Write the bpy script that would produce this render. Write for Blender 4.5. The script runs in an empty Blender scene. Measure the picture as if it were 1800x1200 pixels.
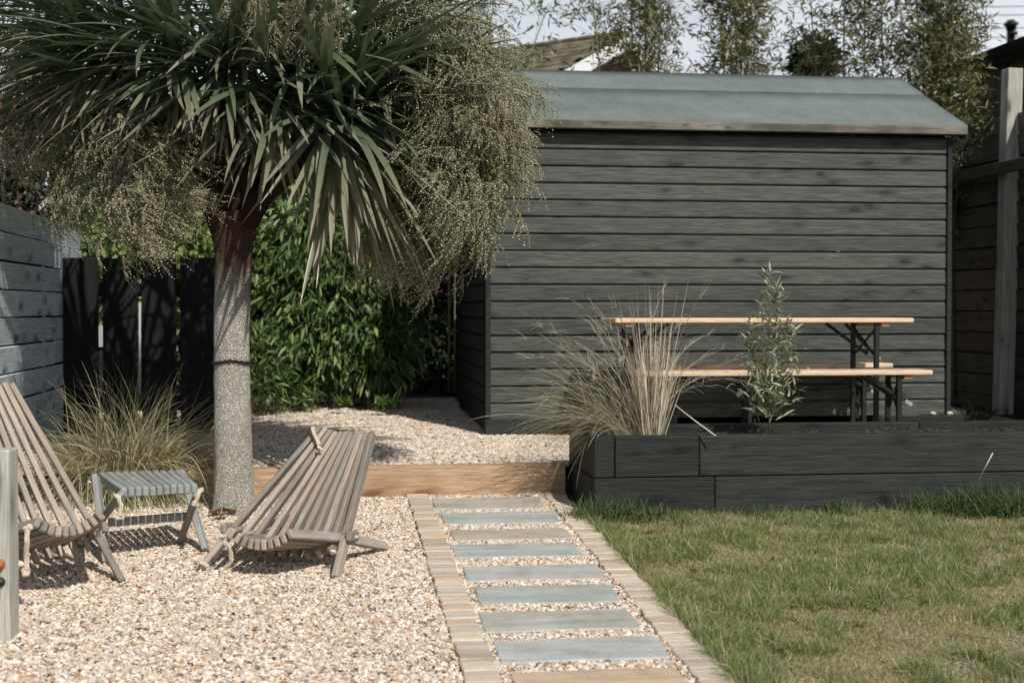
import bpy, bmesh, math, random
import numpy as np
from mathutils import Vector, Matrix
random.seed(7); RNG = np.random.default_rng(7)
C = bpy.context.scene.collection
SC = bpy.context.scene

# ------------------------------------------------------------------ camera, sky, sun, exposure
YAW = math.radians(7.6); PIT = math.atan(59/2500.0); EYE = 1.39; FOC = 2500.0
cy, sy = math.cos(YAW), math.sin(YAW)
cam_d = bpy.data.cameras.new('camera'); cam = bpy.data.objects.new('camera', cam_d); C.objects.link(cam)
cam.location = (0, 0, EYE); cam.rotation_euler = (math.pi/2 - PIT, 0, -YAW)
cam_d.sensor_width = 36; cam_d.lens = 50; cam_d.clip_start = .05; cam_d.clip_end = 1500
cam_d.dof.use_dof = True; cam_d.dof.focus_distance = 6.6; cam_d.dof.aperture_fstop = 3.2
SC.camera = cam
SUN_EL = math.radians(44)
sun_from = Vector((.35, -.94, 0)).normalized() * math.cos(SUN_EL) + Vector((0, 0, math.sin(SUN_EL)))
sd = bpy.data.lights.new('sun', 'SUN'); sd.energy = 4.8; sd.angle = math.radians(.53); sd.color = (1, .955, .89)
sun = bpy.data.objects.new('sun', sd); C.objects.link(sun)
sun.rotation_euler = sun_from.to_track_quat('Z', 'Y').to_euler(); sun.location = (5, -8, 12)
w = bpy.data.worlds.new('World'); SC.world = w; w.use_nodes = True
wn = w.node_tree.nodes; wl = w.node_tree.links; wn.clear()
wo = wn.new('ShaderNodeOutputWorld'); bg = wn.new('ShaderNodeBackground'); sk = wn.new('ShaderNodeTexSky')
sk.sky_type = 'NISHITA'; sk.sun_disc = False; sk.sun_elevation = SUN_EL
sk.sun_rotation = math.atan2(sun_from.x, sun_from.y)
tc = wn.new('ShaderNodeTexCoord'); mp = wn.new('ShaderNodeMapping'); mp.inputs['Scale'].default_value = (2.2, 2.2, 6)
nz = wn.new('ShaderNodeTexNoise'); nz.inputs['Scale'].default_value = 1.6; nz.inputs['Detail'].default_value = 6
rp = wn.new('ShaderNodeValToRGB'); rp.color_ramp.elements[0].position = .33; rp.color_ramp.elements[1].position = .6
rp.color_ramp.elements[0].color = (.55, .55, .55, 1); rp.color_ramp.elements[1].color = (.95, .95, .95, 1)
mx = wn.new('ShaderNodeMix'); mx.data_type = 'RGBA'; mx.inputs[7].default_value = (13.6, 14.0, 14.5, 1)
wl.new(tc.outputs['Generated'], mp.inputs[0]); wl.new(mp.outputs[0], nz.inputs[0]); wl.new(nz.outputs[0], rp.inputs[0])
sxyz = wn.new('ShaderNodeSeparateXYZ'); wl.new(tc.outputs['Generated'], sxyz.inputs[0])
cm = wn.new('ShaderNodeMapRange'); cm.inputs[1].default_value = .1; cm.inputs[2].default_value = .6; cm.inputs[3].default_value = 1; cm.inputs[4].default_value = .06; wl.new(sxyz.outputs['Z'], cm.inputs[0])
mm_ = wn.new('ShaderNodeMath'); mm_.operation = 'MULTIPLY'; wl.new(rp.outputs[0], mm_.inputs[0]); wl.new(cm.outputs[0], mm_.inputs[1]); wl.new(mm_.outputs[0], mx.inputs[0]); wl.new(sk.outputs[0], mx.inputs[6]); wl.new(mx.outputs[2], bg.inputs[0])
bg.inputs[1].default_value = .075; wl.new(bg.outputs[0], wo.inputs[0])
SC.view_settings.view_transform = 'Standard'; SC.view_settings.look = 'None'
SC.view_settings.gamma = 1; SC.view_settings.use_curve_mapping = False; SC.view_settings.exposure = -.12

# ------------------------------------------------------------------ helpers: survey of the place
Fv = Vector((sy, cy, 0)); Rv = Vector((cy, -sy, 0)); Zv = Vector((0, 0, 1))
Fc = Fv*math.cos(PIT) - Zv*math.sin(PIT); Uc = Zv*math.cos(PIT) + Fv*math.sin(PIT)
def P(px, py, d):                       # a point at horizontal distance d
    r = Rv*((px-900)/FOC) + Fc + Uc*((600-py)/FOC)
    return Vector((0, 0, EYE)) + r*(d/r.dot(Fv))
SL = .0565
def gz(v): return SL*v                  # lower garden slopes up away from the house
def G(px, py):                          # point on the sloping lower garden
    r = Rv*((px-900)/FOC) + Fc + Uc*((600-py)/FOC)
    t = EYE/(SL*r.y - r.z)
    return Vector((0, 0, EYE)) + r*t
def Upx(px, v):
    k = (px-900)/FOC
    return v*(k*cy + sy)/(cy - k*sy)
def PV(px, py, v):                      # a point on the vertical plane y = v
    r = Rv*((px-900)/FOC) + Fc + Uc*((600-py)/FOC)
    return Vector((0, 0, EYE)) + r*(v/r.y)
VT = 7.34; ZT = .552
def tz(v): return ZT + .02*(v-VT)       # terrace level

WM = {}
def link(o, M=None, parent=None):
    M = M or Matrix()
    C.objects.link(o); o.matrix_basis = M; WM[o.name] = M.copy()
    if parent is not None:
        o.parent = parent; o.matrix_parent_inverse = WM[parent.name].inverted()
    return o
def tag(o, label=None, cat=None, group=None, kind=None):
    if label: o['label'] = label
    if cat: o['category'] = cat
    if group: o['group'] = group
    if kind: o['kind'] = kind
    return o
def thing(name, loc, label, cat, group=None):
    o = bpy.data.objects.new(name, None); o.empty_display_size = .1
    link(o, Matrix.Translation(Vector(loc))); return tag(o, label, cat, group)
def T(v): return Matrix.Translation(Vector(v))
def axes(x, y, z, o):
    M = Matrix.Identity(4)
    for i in range(3): M[i][0], M[i][1], M[i][2], M[i][3] = x[i], y[i], z[i], o[i]
    return M
_bc = {}
def box_mesh(sx, sy_, sz, bev, m):
    key = (round(sx, 4), round(sy_, 4), round(sz, 4), bev, m.name)
    if key in _bc: return _bc[key]
    bm = bmesh.new(); bmesh.ops.create_cube(bm, size=1)
    bmesh.ops.scale(bm, vec=(sx, sy_, sz), verts=bm.verts)
    if bev: bmesh.ops.bevel(bm, geom=list(bm.edges), offset=bev, segments=1, affect='EDGES')
    me = bpy.data.meshes.new('box'); bm.to_mesh(me); bm.free(); me.materials.append(m)
    _bc[key] = me; return me
def box(name, c, s, m, parent=None, bev=.004, M=None):
    o = bpy.data.objects.new(name, box_mesh(s[0], s[1], s[2], bev, m))
    return link(o, (M or Matrix()) @ T(c), parent)
def beam(name, p0, p1, wd, hg, up, m, parent=None, bev=.004):
    p0, p1 = Vector(p0), Vector(p1); x = (p1-p0); L = x.length; x.normalize()
    y = Vector(up).cross(x).normalized(); z = x.cross(y)
    o = bpy.data.objects.new(name, box_mesh(L, wd, hg, bev, m))
    return link(o, axes(x, y, z, (p0+p1)/2), parent)
def np_mesh(name, V, F, m, col=None, smooth=False, parent=None, M=None, do_link=True):
    V = np.asarray(V, dtype=np.float32); me = bpy.data.meshes.new(name)
    Fs = F if isinstance(F, list) else [F]
    Fs = [np.asarray(f, dtype=np.int32) for f in Fs if len(f)]
    me.vertices.add(len(V)); me.vertices.foreach_set('co', V.ravel())
    li = np.concatenate([f.ravel() for f in Fs]); tot = np.concatenate([np.full(len(f), f.shape[1]) for f in Fs])
    st = np.concatenate([[0], np.cumsum(tot)[:-1]])
    me.loops.add(len(li)); me.loops.foreach_set('vertex_index', li.astype(np.int32))
    me.polygons.add(len(tot)); me.polygons.foreach_set('loop_start', st.astype(np.int32))
    me.update(calc_edges=True)
    if smooth: me.polygons.foreach_set('use_smooth', np.ones(len(tot), dtype=bool))
    if col is not None:
        a = me.attributes.new('col', 'FLOAT_COLOR', 'POINT')
        c4 = np.ones((len(V), 4), dtype=np.float32); c4[:, :3] = col; a.data.foreach_set('color', c4.ravel())
    me.materials.append(m); me.validate()
    if not do_link: return me
    return link(bpy.data.objects.new(name, me), M, parent)
def nrm(a): return a/np.maximum(np.linalg.norm(a, axis=-1, keepdims=True), 1e-9)
def strips(base, d, L, W, bend, n=4, prof=None, col=None, tip=None, fold=0., flat=.5, rng=RNG, curl=None):
    """tapered leaf or blade strips. returns verts, faces, colours"""
    base = np.asarray(base, float); N = len(base); d = nrm(np.asarray(d, float))
    L = np.broadcast_to(L, N).astype(float); W = np.broadcast_to(W, N).astype(float); bend = np.broadcast_to(bend, N).astype(float)
    if prof is None: prof = [math.sin(math.pi*(.12+.88*k/n))**.7 if k < n else .03 for k in range(n+1)]
    prof = np.asarray(prof)
    ref = nrm(np.stack([rng.normal(0, flat, N), rng.normal(0, flat, N), np.ones(N)], 1))
    side = nrm(np.cross(d, ref)); p = base.copy(); dd = d.copy(); pts = []; nr = []
    for k in range(n+1):
        pts.append(p.copy()); nr.append(np.cross(side, dd))
        p = p + dd*(L/n)[:, None]
        dd = dd + np.array([0, 0, -1.])*(bend/n)[:, None]
        if curl is not None: dd = dd + curl/n
        dd = nrm(dd)
    pts = np.stack(pts, 1); nr = np.stack(nr, 1)
    off = side[:, None, :]*(W[:, None]*prof[None, :]*.5)[:, :, None]
    if fold:
        mid = pts - nr*(W[:, None]*prof[None, :]*fold)[:, :, None]
        V = np.stack([pts-off, mid, pts+off], 2); K = 3
    else:
        V = np.stack([pts-off, pts+off], 2); K = 2
    V = V.reshape(-1, 3)
    b = (np.arange(N)*(n+1)*K)[:, None, None]; k = (np.arange(n)*K)[None, :, None]
    Fq = []
    for j in range(K-1):
        Fq.append((b + k + np.array([j, j+1, j+1+K, j+K])[None, None, :]).reshape(-1, 4))
    Fq = np.concatenate(Fq)
    c = None
    if col is not None:
        col = np.broadcast_to(np.asarray(col, float), (N, 3)); tip = col if tip is None else np.broadcast_to(np.asarray(tip, float), (N, 3))
        t = (np.linspace(0, 1, n+1)**2)[None, :, None]
        c = col[:, None, :]*(1-t) + tip[:, None, :]*t
        c = np.repeat(c[:, :, None, :], K, 2).reshape(-1, 3)
    return V, Fq, c
class Acc:
    def __init__(s): s.V, s.F4, s.F3, s.Cc, s.n = [], [], [], [], 0
    def add(s, V, F, c):
        F = np.asarray(F)
        (s.F4 if F.shape[1] == 4 else s.F3).append(F + s.n); s.V.append(V); s.Cc.append(np.broadcast_to(c, (len(V), 3))); s.n += len(V)
    def mesh(s, name, m, **k):
        F = [np.concatenate(x) for x in (s.F4, s.F3) if x]
        return np_mesh(name, np.concatenate(s.V), F, m, np.concatenate(s.Cc), **k)
def tube_vf(pts, rad, seg=8, cap=True, twist=None):
    pts = [Vector(p) for p in pts]; V = []; F = []; a0 = None
    for i, p in enumerate(pts):
        t = (pts[min(i+1, len(pts)-1)] - pts[max(i-1, 0)]).normalized()
        if a0 is None:
            a0 = t.orthogonal().normalized()
        a0 = (a0 - t*a0.dot(t)).normalized(); b0 = t.cross(a0)
        r = rad[i] if hasattr(rad, '__len__') else rad
        for k in range(seg):
            an = 2*math.pi*k/seg; V.append(p + (a0*math.cos(an) + b0*math.sin(an))*r)
    for i in range(len(pts)-1):
        for k in range(seg):
            F.append((i*seg+k, i*seg+(k+1) % seg, (i+1)*seg+(k+1) % seg, (i+1)*seg+k))
    return np.array([tuple(v) for v in V]), np.array(F)
def tube(name, pts, rad, m, parent=None, seg=8, smooth=True, col=(1, 1, 1)):
    o0 = Vector(pts[0]); V, F = tube_vf([Vector(p)-o0 for p in pts], rad, seg)
    n = len(V); caps = [list(range(seg))[::-1], list(range(n-seg, n))]
    me = bpy.data.meshes.new(name); me.from_pydata([tuple(v) for v in V], [], [tuple(int(x) for x in f) for f in F] + caps); me.update()
    if smooth: me.polygons.foreach_set('use_smooth', [True]*len(F) + [False]*2)
    me.materials.append(m)
    return link(bpy.data.objects.new(name, me), T(o0), parent)
def vnoise(x, y, s, seed=0):
    r = np.random.default_rng(seed); g = r.random((64, 64)); x = np.asarray(x)*s; y = np.asarray(y)*s
    xi = np.floor(x).astype(int); yi = np.floor(y).astype(int); fx = x-xi; fy = y-yi; fx = fx*fx*(3-2*fx); fy = fy*fy*(3-2*fy)
    a = g[xi % 64, yi % 64]; b = g[(xi+1) % 64, yi % 64]; c = g[xi % 64, (yi+1) % 64]; d = g[(xi+1) % 64, (yi+1) % 64]
    return (a*(1-fx)+b*fx)*(1-fy) + (c*(1-fx)+d*fx)*fy

# ------------------------------------------------------------------ materials
class NT:
    def __init__(s, name):
        s.m = bpy.data.materials.new(name); s.m.use_nodes = True; s.n = s.m.node_tree.nodes; s.l = s.m.node_tree.links
        s.b = s.n['Principled BSDF']; s.out = s.n['Material Output']
    def N(s, t, **k):
        n = s.n.new(t)
        for a, v in k.items():
            if hasattr(n, a) and a not in ('Scale',): setattr(n, a, v)
            else: n.inputs[a].default_value = v
        return n
    def L(s, a, b): s.l.new(a, b)
    def ramp(s, fac, stops):
        r = s.n.new('ShaderNodeValToRGB'); e = r.color_ramp.elements
        while len(e) < len(stops): e.new(.5)
        for i, (p, c) in enumerate(stops): e[i].position = p; e[i].color = (*c, 1)
        s.L(fac, r.inputs[0]); return r.outputs[0]
    def coords(s, scale, rnd=True, src='Object'):
        tcn = s.n.new('ShaderNodeTexCoord'); mpn = s.n.new('ShaderNodeMapping'); mpn.inputs['Scale'].default_value = scale
        if rnd:
            oi = s.n.new('ShaderNodeObjectInfo'); mm = s.n.new('ShaderNodeVectorMath'); mm.operation = 'SCALE'
            mm.inputs[0].default_value = (31.7, 17.3, 43.1); s.L(oi.outputs['Random'], mm.inputs['Scale'])
            ad = s.n.new('ShaderNodeVectorMath'); ad.operation = 'ADD'; s.L(tcn.outputs[src], ad.inputs[0]); s.L(mm.outputs[0], ad.inputs[1])
            s.L(ad.outputs[0], mpn.inputs[0])
        else: s.L(tcn.outputs[src], mpn.inputs[0])
        return mpn.outputs[0]
    def noise(s, co, scale, detail=5, rough=.6, dist=0.):
        n = s.n.new('ShaderNodeTexNoise'); n.inputs['Scale'].default_value = scale; n.inputs['Detail'].default_value = detail
        n.inputs['Roughness'].default_value = rough; n.inputs['Distortion'].default_value = dist; s.L(co, n.inputs['Vector']); return n.outputs[0]
    def mix(s, f, a, b, mode='MIX'):
        x = s.n.new('ShaderNodeMix'); x.data_type = 'RGBA'; x.blend_type = mode
        for v, i in ((f, 0), (a, 6), (b, 7)):
            if isinstance(v, (int, float)): x.inputs[i].default_value = v
            elif isinstance(v, tuple): x.inputs[i].default_value = (*v, 1)
            else: s.L(v, x.inputs[i])
        return x.outputs[2]
    def bump(s, h, strength=.5, dist=.005):
        b = s.n.new('ShaderNodeBump'); b.inputs['Strength'].default_value = strength; b.inputs['Distance'].default_value = dist
        s.L(h, b.inputs['Height']); s.L(b.outputs[0], s.b.inputs['Normal'])
    def fin(s, col=None, rough=.7, spec=.3):
        if col is not None:
            if isinstance(col, tuple): s.b.inputs['Base Color'].default_value = (*col, 1)
            else: s.L(col, s.b.inputs['Base Color'])
        s.b.inputs['Roughness'].default_value = rough; s.b.inputs['Specular IOR Level'].default_value = spec
        return s.m
def wood(name, dark, light, knot=None, rough=.7, spec=.3, grain=1., var=.25, warm=None, bump=.5, kn=1.):
    t = NT(name); co = t.coords((1.1*grain, 24*grain, 24*grain)); co2 = t.coords((1, 1, 1)); cok0 = t.coords((3.1*kn, 8*kn, 8*kn)); wz = t.n.new('ShaderNodeTexNoise'); wz.inputs['Scale'].default_value = 3.; t.L(cok0, wz.inputs['Vector']); cok = t.mix(.35, cok0, wz.outputs['Color'], 'ADD')
    g = t.noise(co, 3, 8, .65, 1.2); big = t.noise(co2, 2.2, 3)
    col = t.ramp(g, [(.3, dark), (.7, light)])
    if warm: col = t.mix(t.ramp(big, [(.4, (0, 0, 0)), (.66, (1, 1, 1))]), col, t.mix(g, tuple(c*.7 for c in warm), warm))
    fine = t.noise(t.coords((2.2, 75, 75)), 3, 4, .7)
    col = t.mix(.55, col, t.ramp(fine, [(.3, (.3, .3, .3)), (.5, (.95, .95, .95)), (.7, (1.5, 1.5, 1.5))]), 'MULTIPLY')
    if knot:
        vo = t.n.new('ShaderNodeTexVoronoi'); vo.inputs['Scale'].default_value = 1.; t.L(cok, vo.inputs['Vector'])
        k = t.ramp(vo.outputs['Distance'], [(.05, (1, 1, 1)), (.10, (.85, .85, .85)), (.15, (.45, .45, .45)), (.36, (0, 0, 0))])
        col = t.mix(k, col, knot)
    oi = t.n.new('ShaderNodeObjectInfo')
    v = t.ramp(oi.outputs['Random'], [(0, (1-var,)*3), (1, (1+var,)*3)])
    col = t.mix(1., col, v, 'MULTIPLY')
    t.bump(g, bump, .004)
    return t.fin(col, rough, spec)
def leafmat(name, rough=.5, transl=.25, spec=.4, sat=1.):
    t = NT(name); a = t.n.new('ShaderNodeAttribute'); a.attribute_name = 'col'
    t.L(a.outputs['Color'], t.b.inputs['Base Color']); t.fin(None, rough, spec)
    tr = t.n.new('ShaderNodeBsdfTranslucent'); t.L(a.outputs['Color'], tr.inputs[0])
    ms = t.n.new('ShaderNodeMixShader'); ms.inputs[0].default_value = transl
    t.L(t.b.outputs[0], ms.inputs[1]); t.L(tr.outputs[0], ms.inputs[2]); t.L(ms.outputs[0], t.out.inputs[0]); return t.m
def plain(name, col, rough=.6, spec=.3, var=.15, ns=12., metal=0.):
    t = NT(name); n = t.noise(t.coords((1, 1, 1)), ns, 5)
    c = t.ramp(n, [(.3, tuple(x*(1-var) for x in col)), (.7, tuple(x*(1+var) for x in col))])
    t.bump(n, .2, .002); t.b.inputs['Metallic'].default_value = metal; return t.fin(c, rough, spec)

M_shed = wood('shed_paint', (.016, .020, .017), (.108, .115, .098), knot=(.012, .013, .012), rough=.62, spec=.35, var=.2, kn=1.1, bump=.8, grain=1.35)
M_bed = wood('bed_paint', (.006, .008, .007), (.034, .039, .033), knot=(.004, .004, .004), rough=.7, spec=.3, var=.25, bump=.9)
M_gate_shade = wood('gate_paint_and_shade', (.010, .0105, .0105), (.023, .024, .024), rough=.9, spec=.12, var=.12)  # gate's own near black, also used as painted shade on the shed sides
M_fence = wood('fence_grey', (.38, .45, .47), (.80, .88, .90), knot=(.12, .13, .13), rough=.4, spec=.6, var=.18)
M_fenceR = wood('fence_dark', (.05, .043, .028), (.15, .128, .088), knot=(.02, .018, .014), var=.2)
M_post = wood('post_grey', (.26, .26, .225), (.55, .54, .47), knot=(.1, .09, .07), var=.05)
M_chair = wood('chair_wood', (.19, .172, .145), (.36, .33, .285), rough=.8, var=.26, grain=1.5, warm=(.40, .31, .25))
M_stool = wood('stool_wood', (.19, .20, .19), (.35, .365, .345), rough=.7, var=.1, grain=1.6)
M_step = wood('step_wood', (.27, .16, .085), (.58, .41, .265), knot=(.17, .08, .04), rough=.75, var=.05, kn=.8)
M_pine = wood('bench_pine', (.60, .42, .27), (.78, .60, .43), knot=(.36, .18, .09), rough=.42, spec=.4, var=.04, bump=.15)
M_batten = wood('batten_pine', (.42, .2, .1), (.55, .3, .16), rough=.5, var=.05)
M_fascia = wood('fascia_wood', (.10, .088, .07), (.30, .275, .23), knot=(.04, .042, .03), rough=.85, var=.05, kn=2.5, warm=(.09, .085, .06))
M_steel = plain('black_steel', (.012, .012, .012), .45, .4)
M_tip = plain('zinc_tip', (.45, .52, .52), .35, .5, metal=.6)
M_rope = plain('rope', (.55, .48, .38), .9, .1, .25, 60)
M_leaf = leafmat('leaf', .45, .22, .4)
M_cord = leafmat('cordyline_leaf', .32, .14, .6)
M_grass = leafmat('grass_blade', .6, .3, .2)
M_dry = leafmat('dry_stem', .8, .2, .15)
M_berry = leafmat('flower_beads', .6, .15, .35)
M_white = plain('white_paint', (.78, .78, .77), .5, .3, .04)
M_metal_white = plain('pale_metal', (.33, .34, .34), .5, .3, .05)

def mk_bark():
    t = NT('cordyline_bark'); co0 = t.coords((1, 1, .55), rnd=False); dn = t.n.new('ShaderNodeTexNoise'); dn.inputs['Scale'].default_value = 40; t.L(co0, dn.inputs['Vector']); co = t.mix(.025, co0, dn.outputs['Color'], 'ADD')
    vo = t.n.new('ShaderNodeTexVoronoi'); vo.feature = 'DISTANCE_TO_EDGE'; vo.inputs['Scale'].default_value = 135; t.L(co, vo.inputs['Vector'])
    n = t.noise(co, 42, 8, .8); crk = t.ramp(vo.outputs['Distance'], [(.0, (.42, .38, .33)), (.10, (1, 1, 1))])
    base = t.ramp(n, [(.3, (.34, .31, .265)), (.5, (.64, .61, .54)), (.72, (.80, .77, .70))])
    big = t.noise(co, 5, 4); base = t.mix(t.ramp(big, [(.35, (0, 0, 0)), (.7, (.55, .55, .55))]), base, (.36, .33, .27))
    # brown high on the trunk, putting the crown's shade into the bark colour
    tc = t.n.new('ShaderNodeTexCoord'); sx = t.n.new('ShaderNodeSeparateXYZ'); t.L(tc.outputs['Object'], sx.inputs[0])
    md = t.n.new('ShaderNodeMath'); md.operation = 'MULTIPLY_ADD'; t.L(big, md.inputs[0]); md.inputs[1].default_value = .9; t.L(sx.outputs['Z'], md.inputs[2])
    hi = t.ramp(md.outputs[0], [(.0, (0, 0, 0)), (.5, (0, 0, 0)), (1., (0, 0, 0))])
    mr = t.n.new('ShaderNodeMapRange'); mr.inputs[1].default_value = 1.35; mr.inputs[2].default_value = 1.75; t.L(md.outputs[0], mr.inputs[0])
    base = t.mix(mr.outputs[0], base, (.10, .06, .04))
    col = t.mix(.9, base, crk, 'MULTIPLY')
    ad = t.n.new('ShaderNodeMath'); ad.operation = 'MULTIPLY_ADD'; t.L(n, ad.inputs[0]); ad.inputs[1].default_value = .35
    mn = t.n.new('ShaderNodeMath'); mn.operation = 'MINIMUM'; t.L(vo.outputs['Distance'], mn.inputs[0]); mn.inputs[1].default_value = .3; t.L(mn.outputs[0], ad.inputs[2])
    t.bump(ad.outputs[0], 1., .02); return t.fin(col, .9, .15)
M_bark = mk_bark()
M_branch = plain('branch_bark', (.028, .017, .012), .9, .1, .4, 25)
M_culm = plain('bamboo_culm', (.16, .17, .09), .6, .3, .2)
M_twig = plain('twig', (.07, .055, .04), .8, .2, .3)

def mk_felt():
    t = NT('roof_felt'); co = t.coords((1, 1, 1), rnd=False); n = t.noise(co, 150, 3, .7); b = t.noise(co, 1.6, 6, .65); sxx = t.noise(t.coords((1, 1, 1), rnd=False), 9, 6, .7)
    c = t.ramp(n, [(.3, (.085, .105, .099)), (.7, (.215, .245, .232))]); c = t.mix(.7, c, t.ramp(b, [(.3, (.72, .73, .72)), (.7, (1.2, 1.2, 1.2))]), 'MULTIPLY')
    c = t.mix(.4, c, t.ramp(sxx, [(.35, (.75, .75, .75)), (.6, (1.1, 1.1, 1.1))]), 'MULTIPLY')
    t.bump(n, .6, .003); return t.fin(c, .9, .15)
M_felt = mk_felt()
def mk_ground(name, stops, scale, bump=.6):
    t = NT(name); co = t.coords((1, 1, 1), rnd=False); vo = t.n.new('ShaderNodeTexVoronoi'); vo.inputs['Scale'].default_value = scale; t.L(co, vo.inputs['Vector'])
    sx = t.n.new('ShaderNodeSeparateColor'); t.L(vo.outputs['Color'], sx.inputs[0]); c = t.ramp(sx.outputs[0], stops)
    n = t.noise(co, 1.3, 5); c = t.mix(.6, c, t.ramp(n, [(.3, (.7, .7, .7)), (.7, (1.15, 1.15, 1.15))]), 'MULTIPLY')
    t.bump(vo.outputs['Distance'], bump, .01); return t.fin(c, .95, .1)
M_gravelbase = mk_ground('gravel_base', [(0, (.14, .10, .07)), (.5, (.34, .27, .2)), (1, (.5, .44, .38))], 90)
M_soil = mk_ground('soil', [(0, (.018, .017, .014)), (.7, (.035, .032, .027)), (1, (.09, .082, .065))], 60)
M_turf = mk_ground('turf', [(0, (.08, .07, .04)), (.5, (.21, .18, .11)), (1, (.44, .40, .31))], 120)
def mk_pebble():
    t = NT('pebble'); a = t.n.new('ShaderNodeAttribute'); a.attribute_type = 'INSTANCER'; a.attribute_name = 'pcol'
    t.L(a.outputs['Color'], t.b.inputs['Base Color']); return t.fin(None, .7, .3)
M_peb = mk_pebble()
def stone(name):
    t = NT(name); oi = t.n.new('ShaderNodeObjectInfo'); co = t.coords((.7, 5, 5)); n = t.noise(co, 3, 7, .6, .6); f = t.noise(t.coords((1, 1, 1)), 130, 2)
    if name == 'slab_stone':
        c = t.ramp(oi.outputs['Color'], [(0, (.3, .3, .3)), (1, (.31, .3, .3))])
        c = t.mix(1., oi.outputs['Color'], t.ramp(n, [(.3, (.80, .79, .76)), (.5, (1.02, 1., .95)), (.7, (1.16, 1.1, 1.02))]), 'MULTIPLY'); st2 = t.noise(t.coords((3, 3, 3)), 2, 6, .7); c = t.mix(.6, c, t.ramp(st2, [(.35, (.7, .69, .66)), (.55, (1, 1, 1))]), 'MULTIPLY')
    else:
        c0 = t.ramp(oi.outputs['Random'], [(0, (.50, .47, .41)), (.25, (.54, .42, .31)), (.5, (.60, .53, .43)), (.75, (.44, .36, .30)), (1, (.64, .58, .49))])
        c = t.mix(1., c0, t.ramp(n, [(.3, (.72, .7, .68)), (.7, (1.2, 1.18, 1.14))]), 'MULTIPLY')
    c = t.mix(.4, c, t.ramp(f, [(.35, (.7, .7, .7)), (.65, (1.15, 1.15, 1.15))]), 'MULTIPLY')
    t.bump(n, .5, .006); return t.fin(c, .8, .25)
M_slab = stone('slab_stone'); M_sett = stone('sett_stone')

# ------------------------------------------------------------------ GROUND
prof = [(-300, 0), (0, 0), (VT+.03, gz(VT)), (VT+.05, tz(VT)-.02), (12.2, tz(12.2)-.02), (500, 1.2)]
V = []; F = []
for v, z in prof: V += [(-300, v, z-.012), (300, v, z-.012)]
for i in range(len(prof)-1): F.append((2*i, 2*i+1, 2*i+3, 2*i+2))
tag(np_mesh('ground', V, np.array(F), M_soil), kind='structure')
U_FL = Upx(110, 9.15/cy*.995)            # left fence line
L0 = G(715, 877); L1 = G(815, 1200); R0 = G(1003, 880); R1 = G(1287, 1200)
uL = (L0.x+L1.x)/2; uR = (R0.x+R1.x)/2
BU0 = Upx(1033, 6.83/cy*1.0) ; BV0 = 6.72; BV1 = 7.42
def sheet(name, u0, u1, v0, v1, zf, dz, m, nu=2, nv=12, wob=0):
    us = np.linspace(u0, u1, nu); vs = np.linspace(v0, v1, nv); V = [(u, v, zf(v)+dz+(wob*(vnoise(u, v, 1.1, 3)-.5) if wob else 0)) for v in vs for u in us]
    F = [(j*nu+i, j*nu+i+1, (j+1)*nu+i+1, (j+1)*nu+i) for j in range(nv-1) for i in range(nu-1)]
    return tag(np_mesh(name, V, np.array(F), m), kind='structure')
sheet('gravel', U_FL, uL, 1.5, VT, gz, -.008, M_gravelbase)
sheet('gravel_terrace', U_FL, 4.95, VT+.1, 12, tz, -.012, M_gravelbase)
path = sheet('path', uL, uR, 1.5, VT, gz, -.006, M_gravelbase)
sheet('lawn', uR, 5.2, 1.5, BV0+.05, gz, -.004, M_turf)
print('uL,uR,BU0,U_FL', uL, uR, BU0, U_FL)

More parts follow.
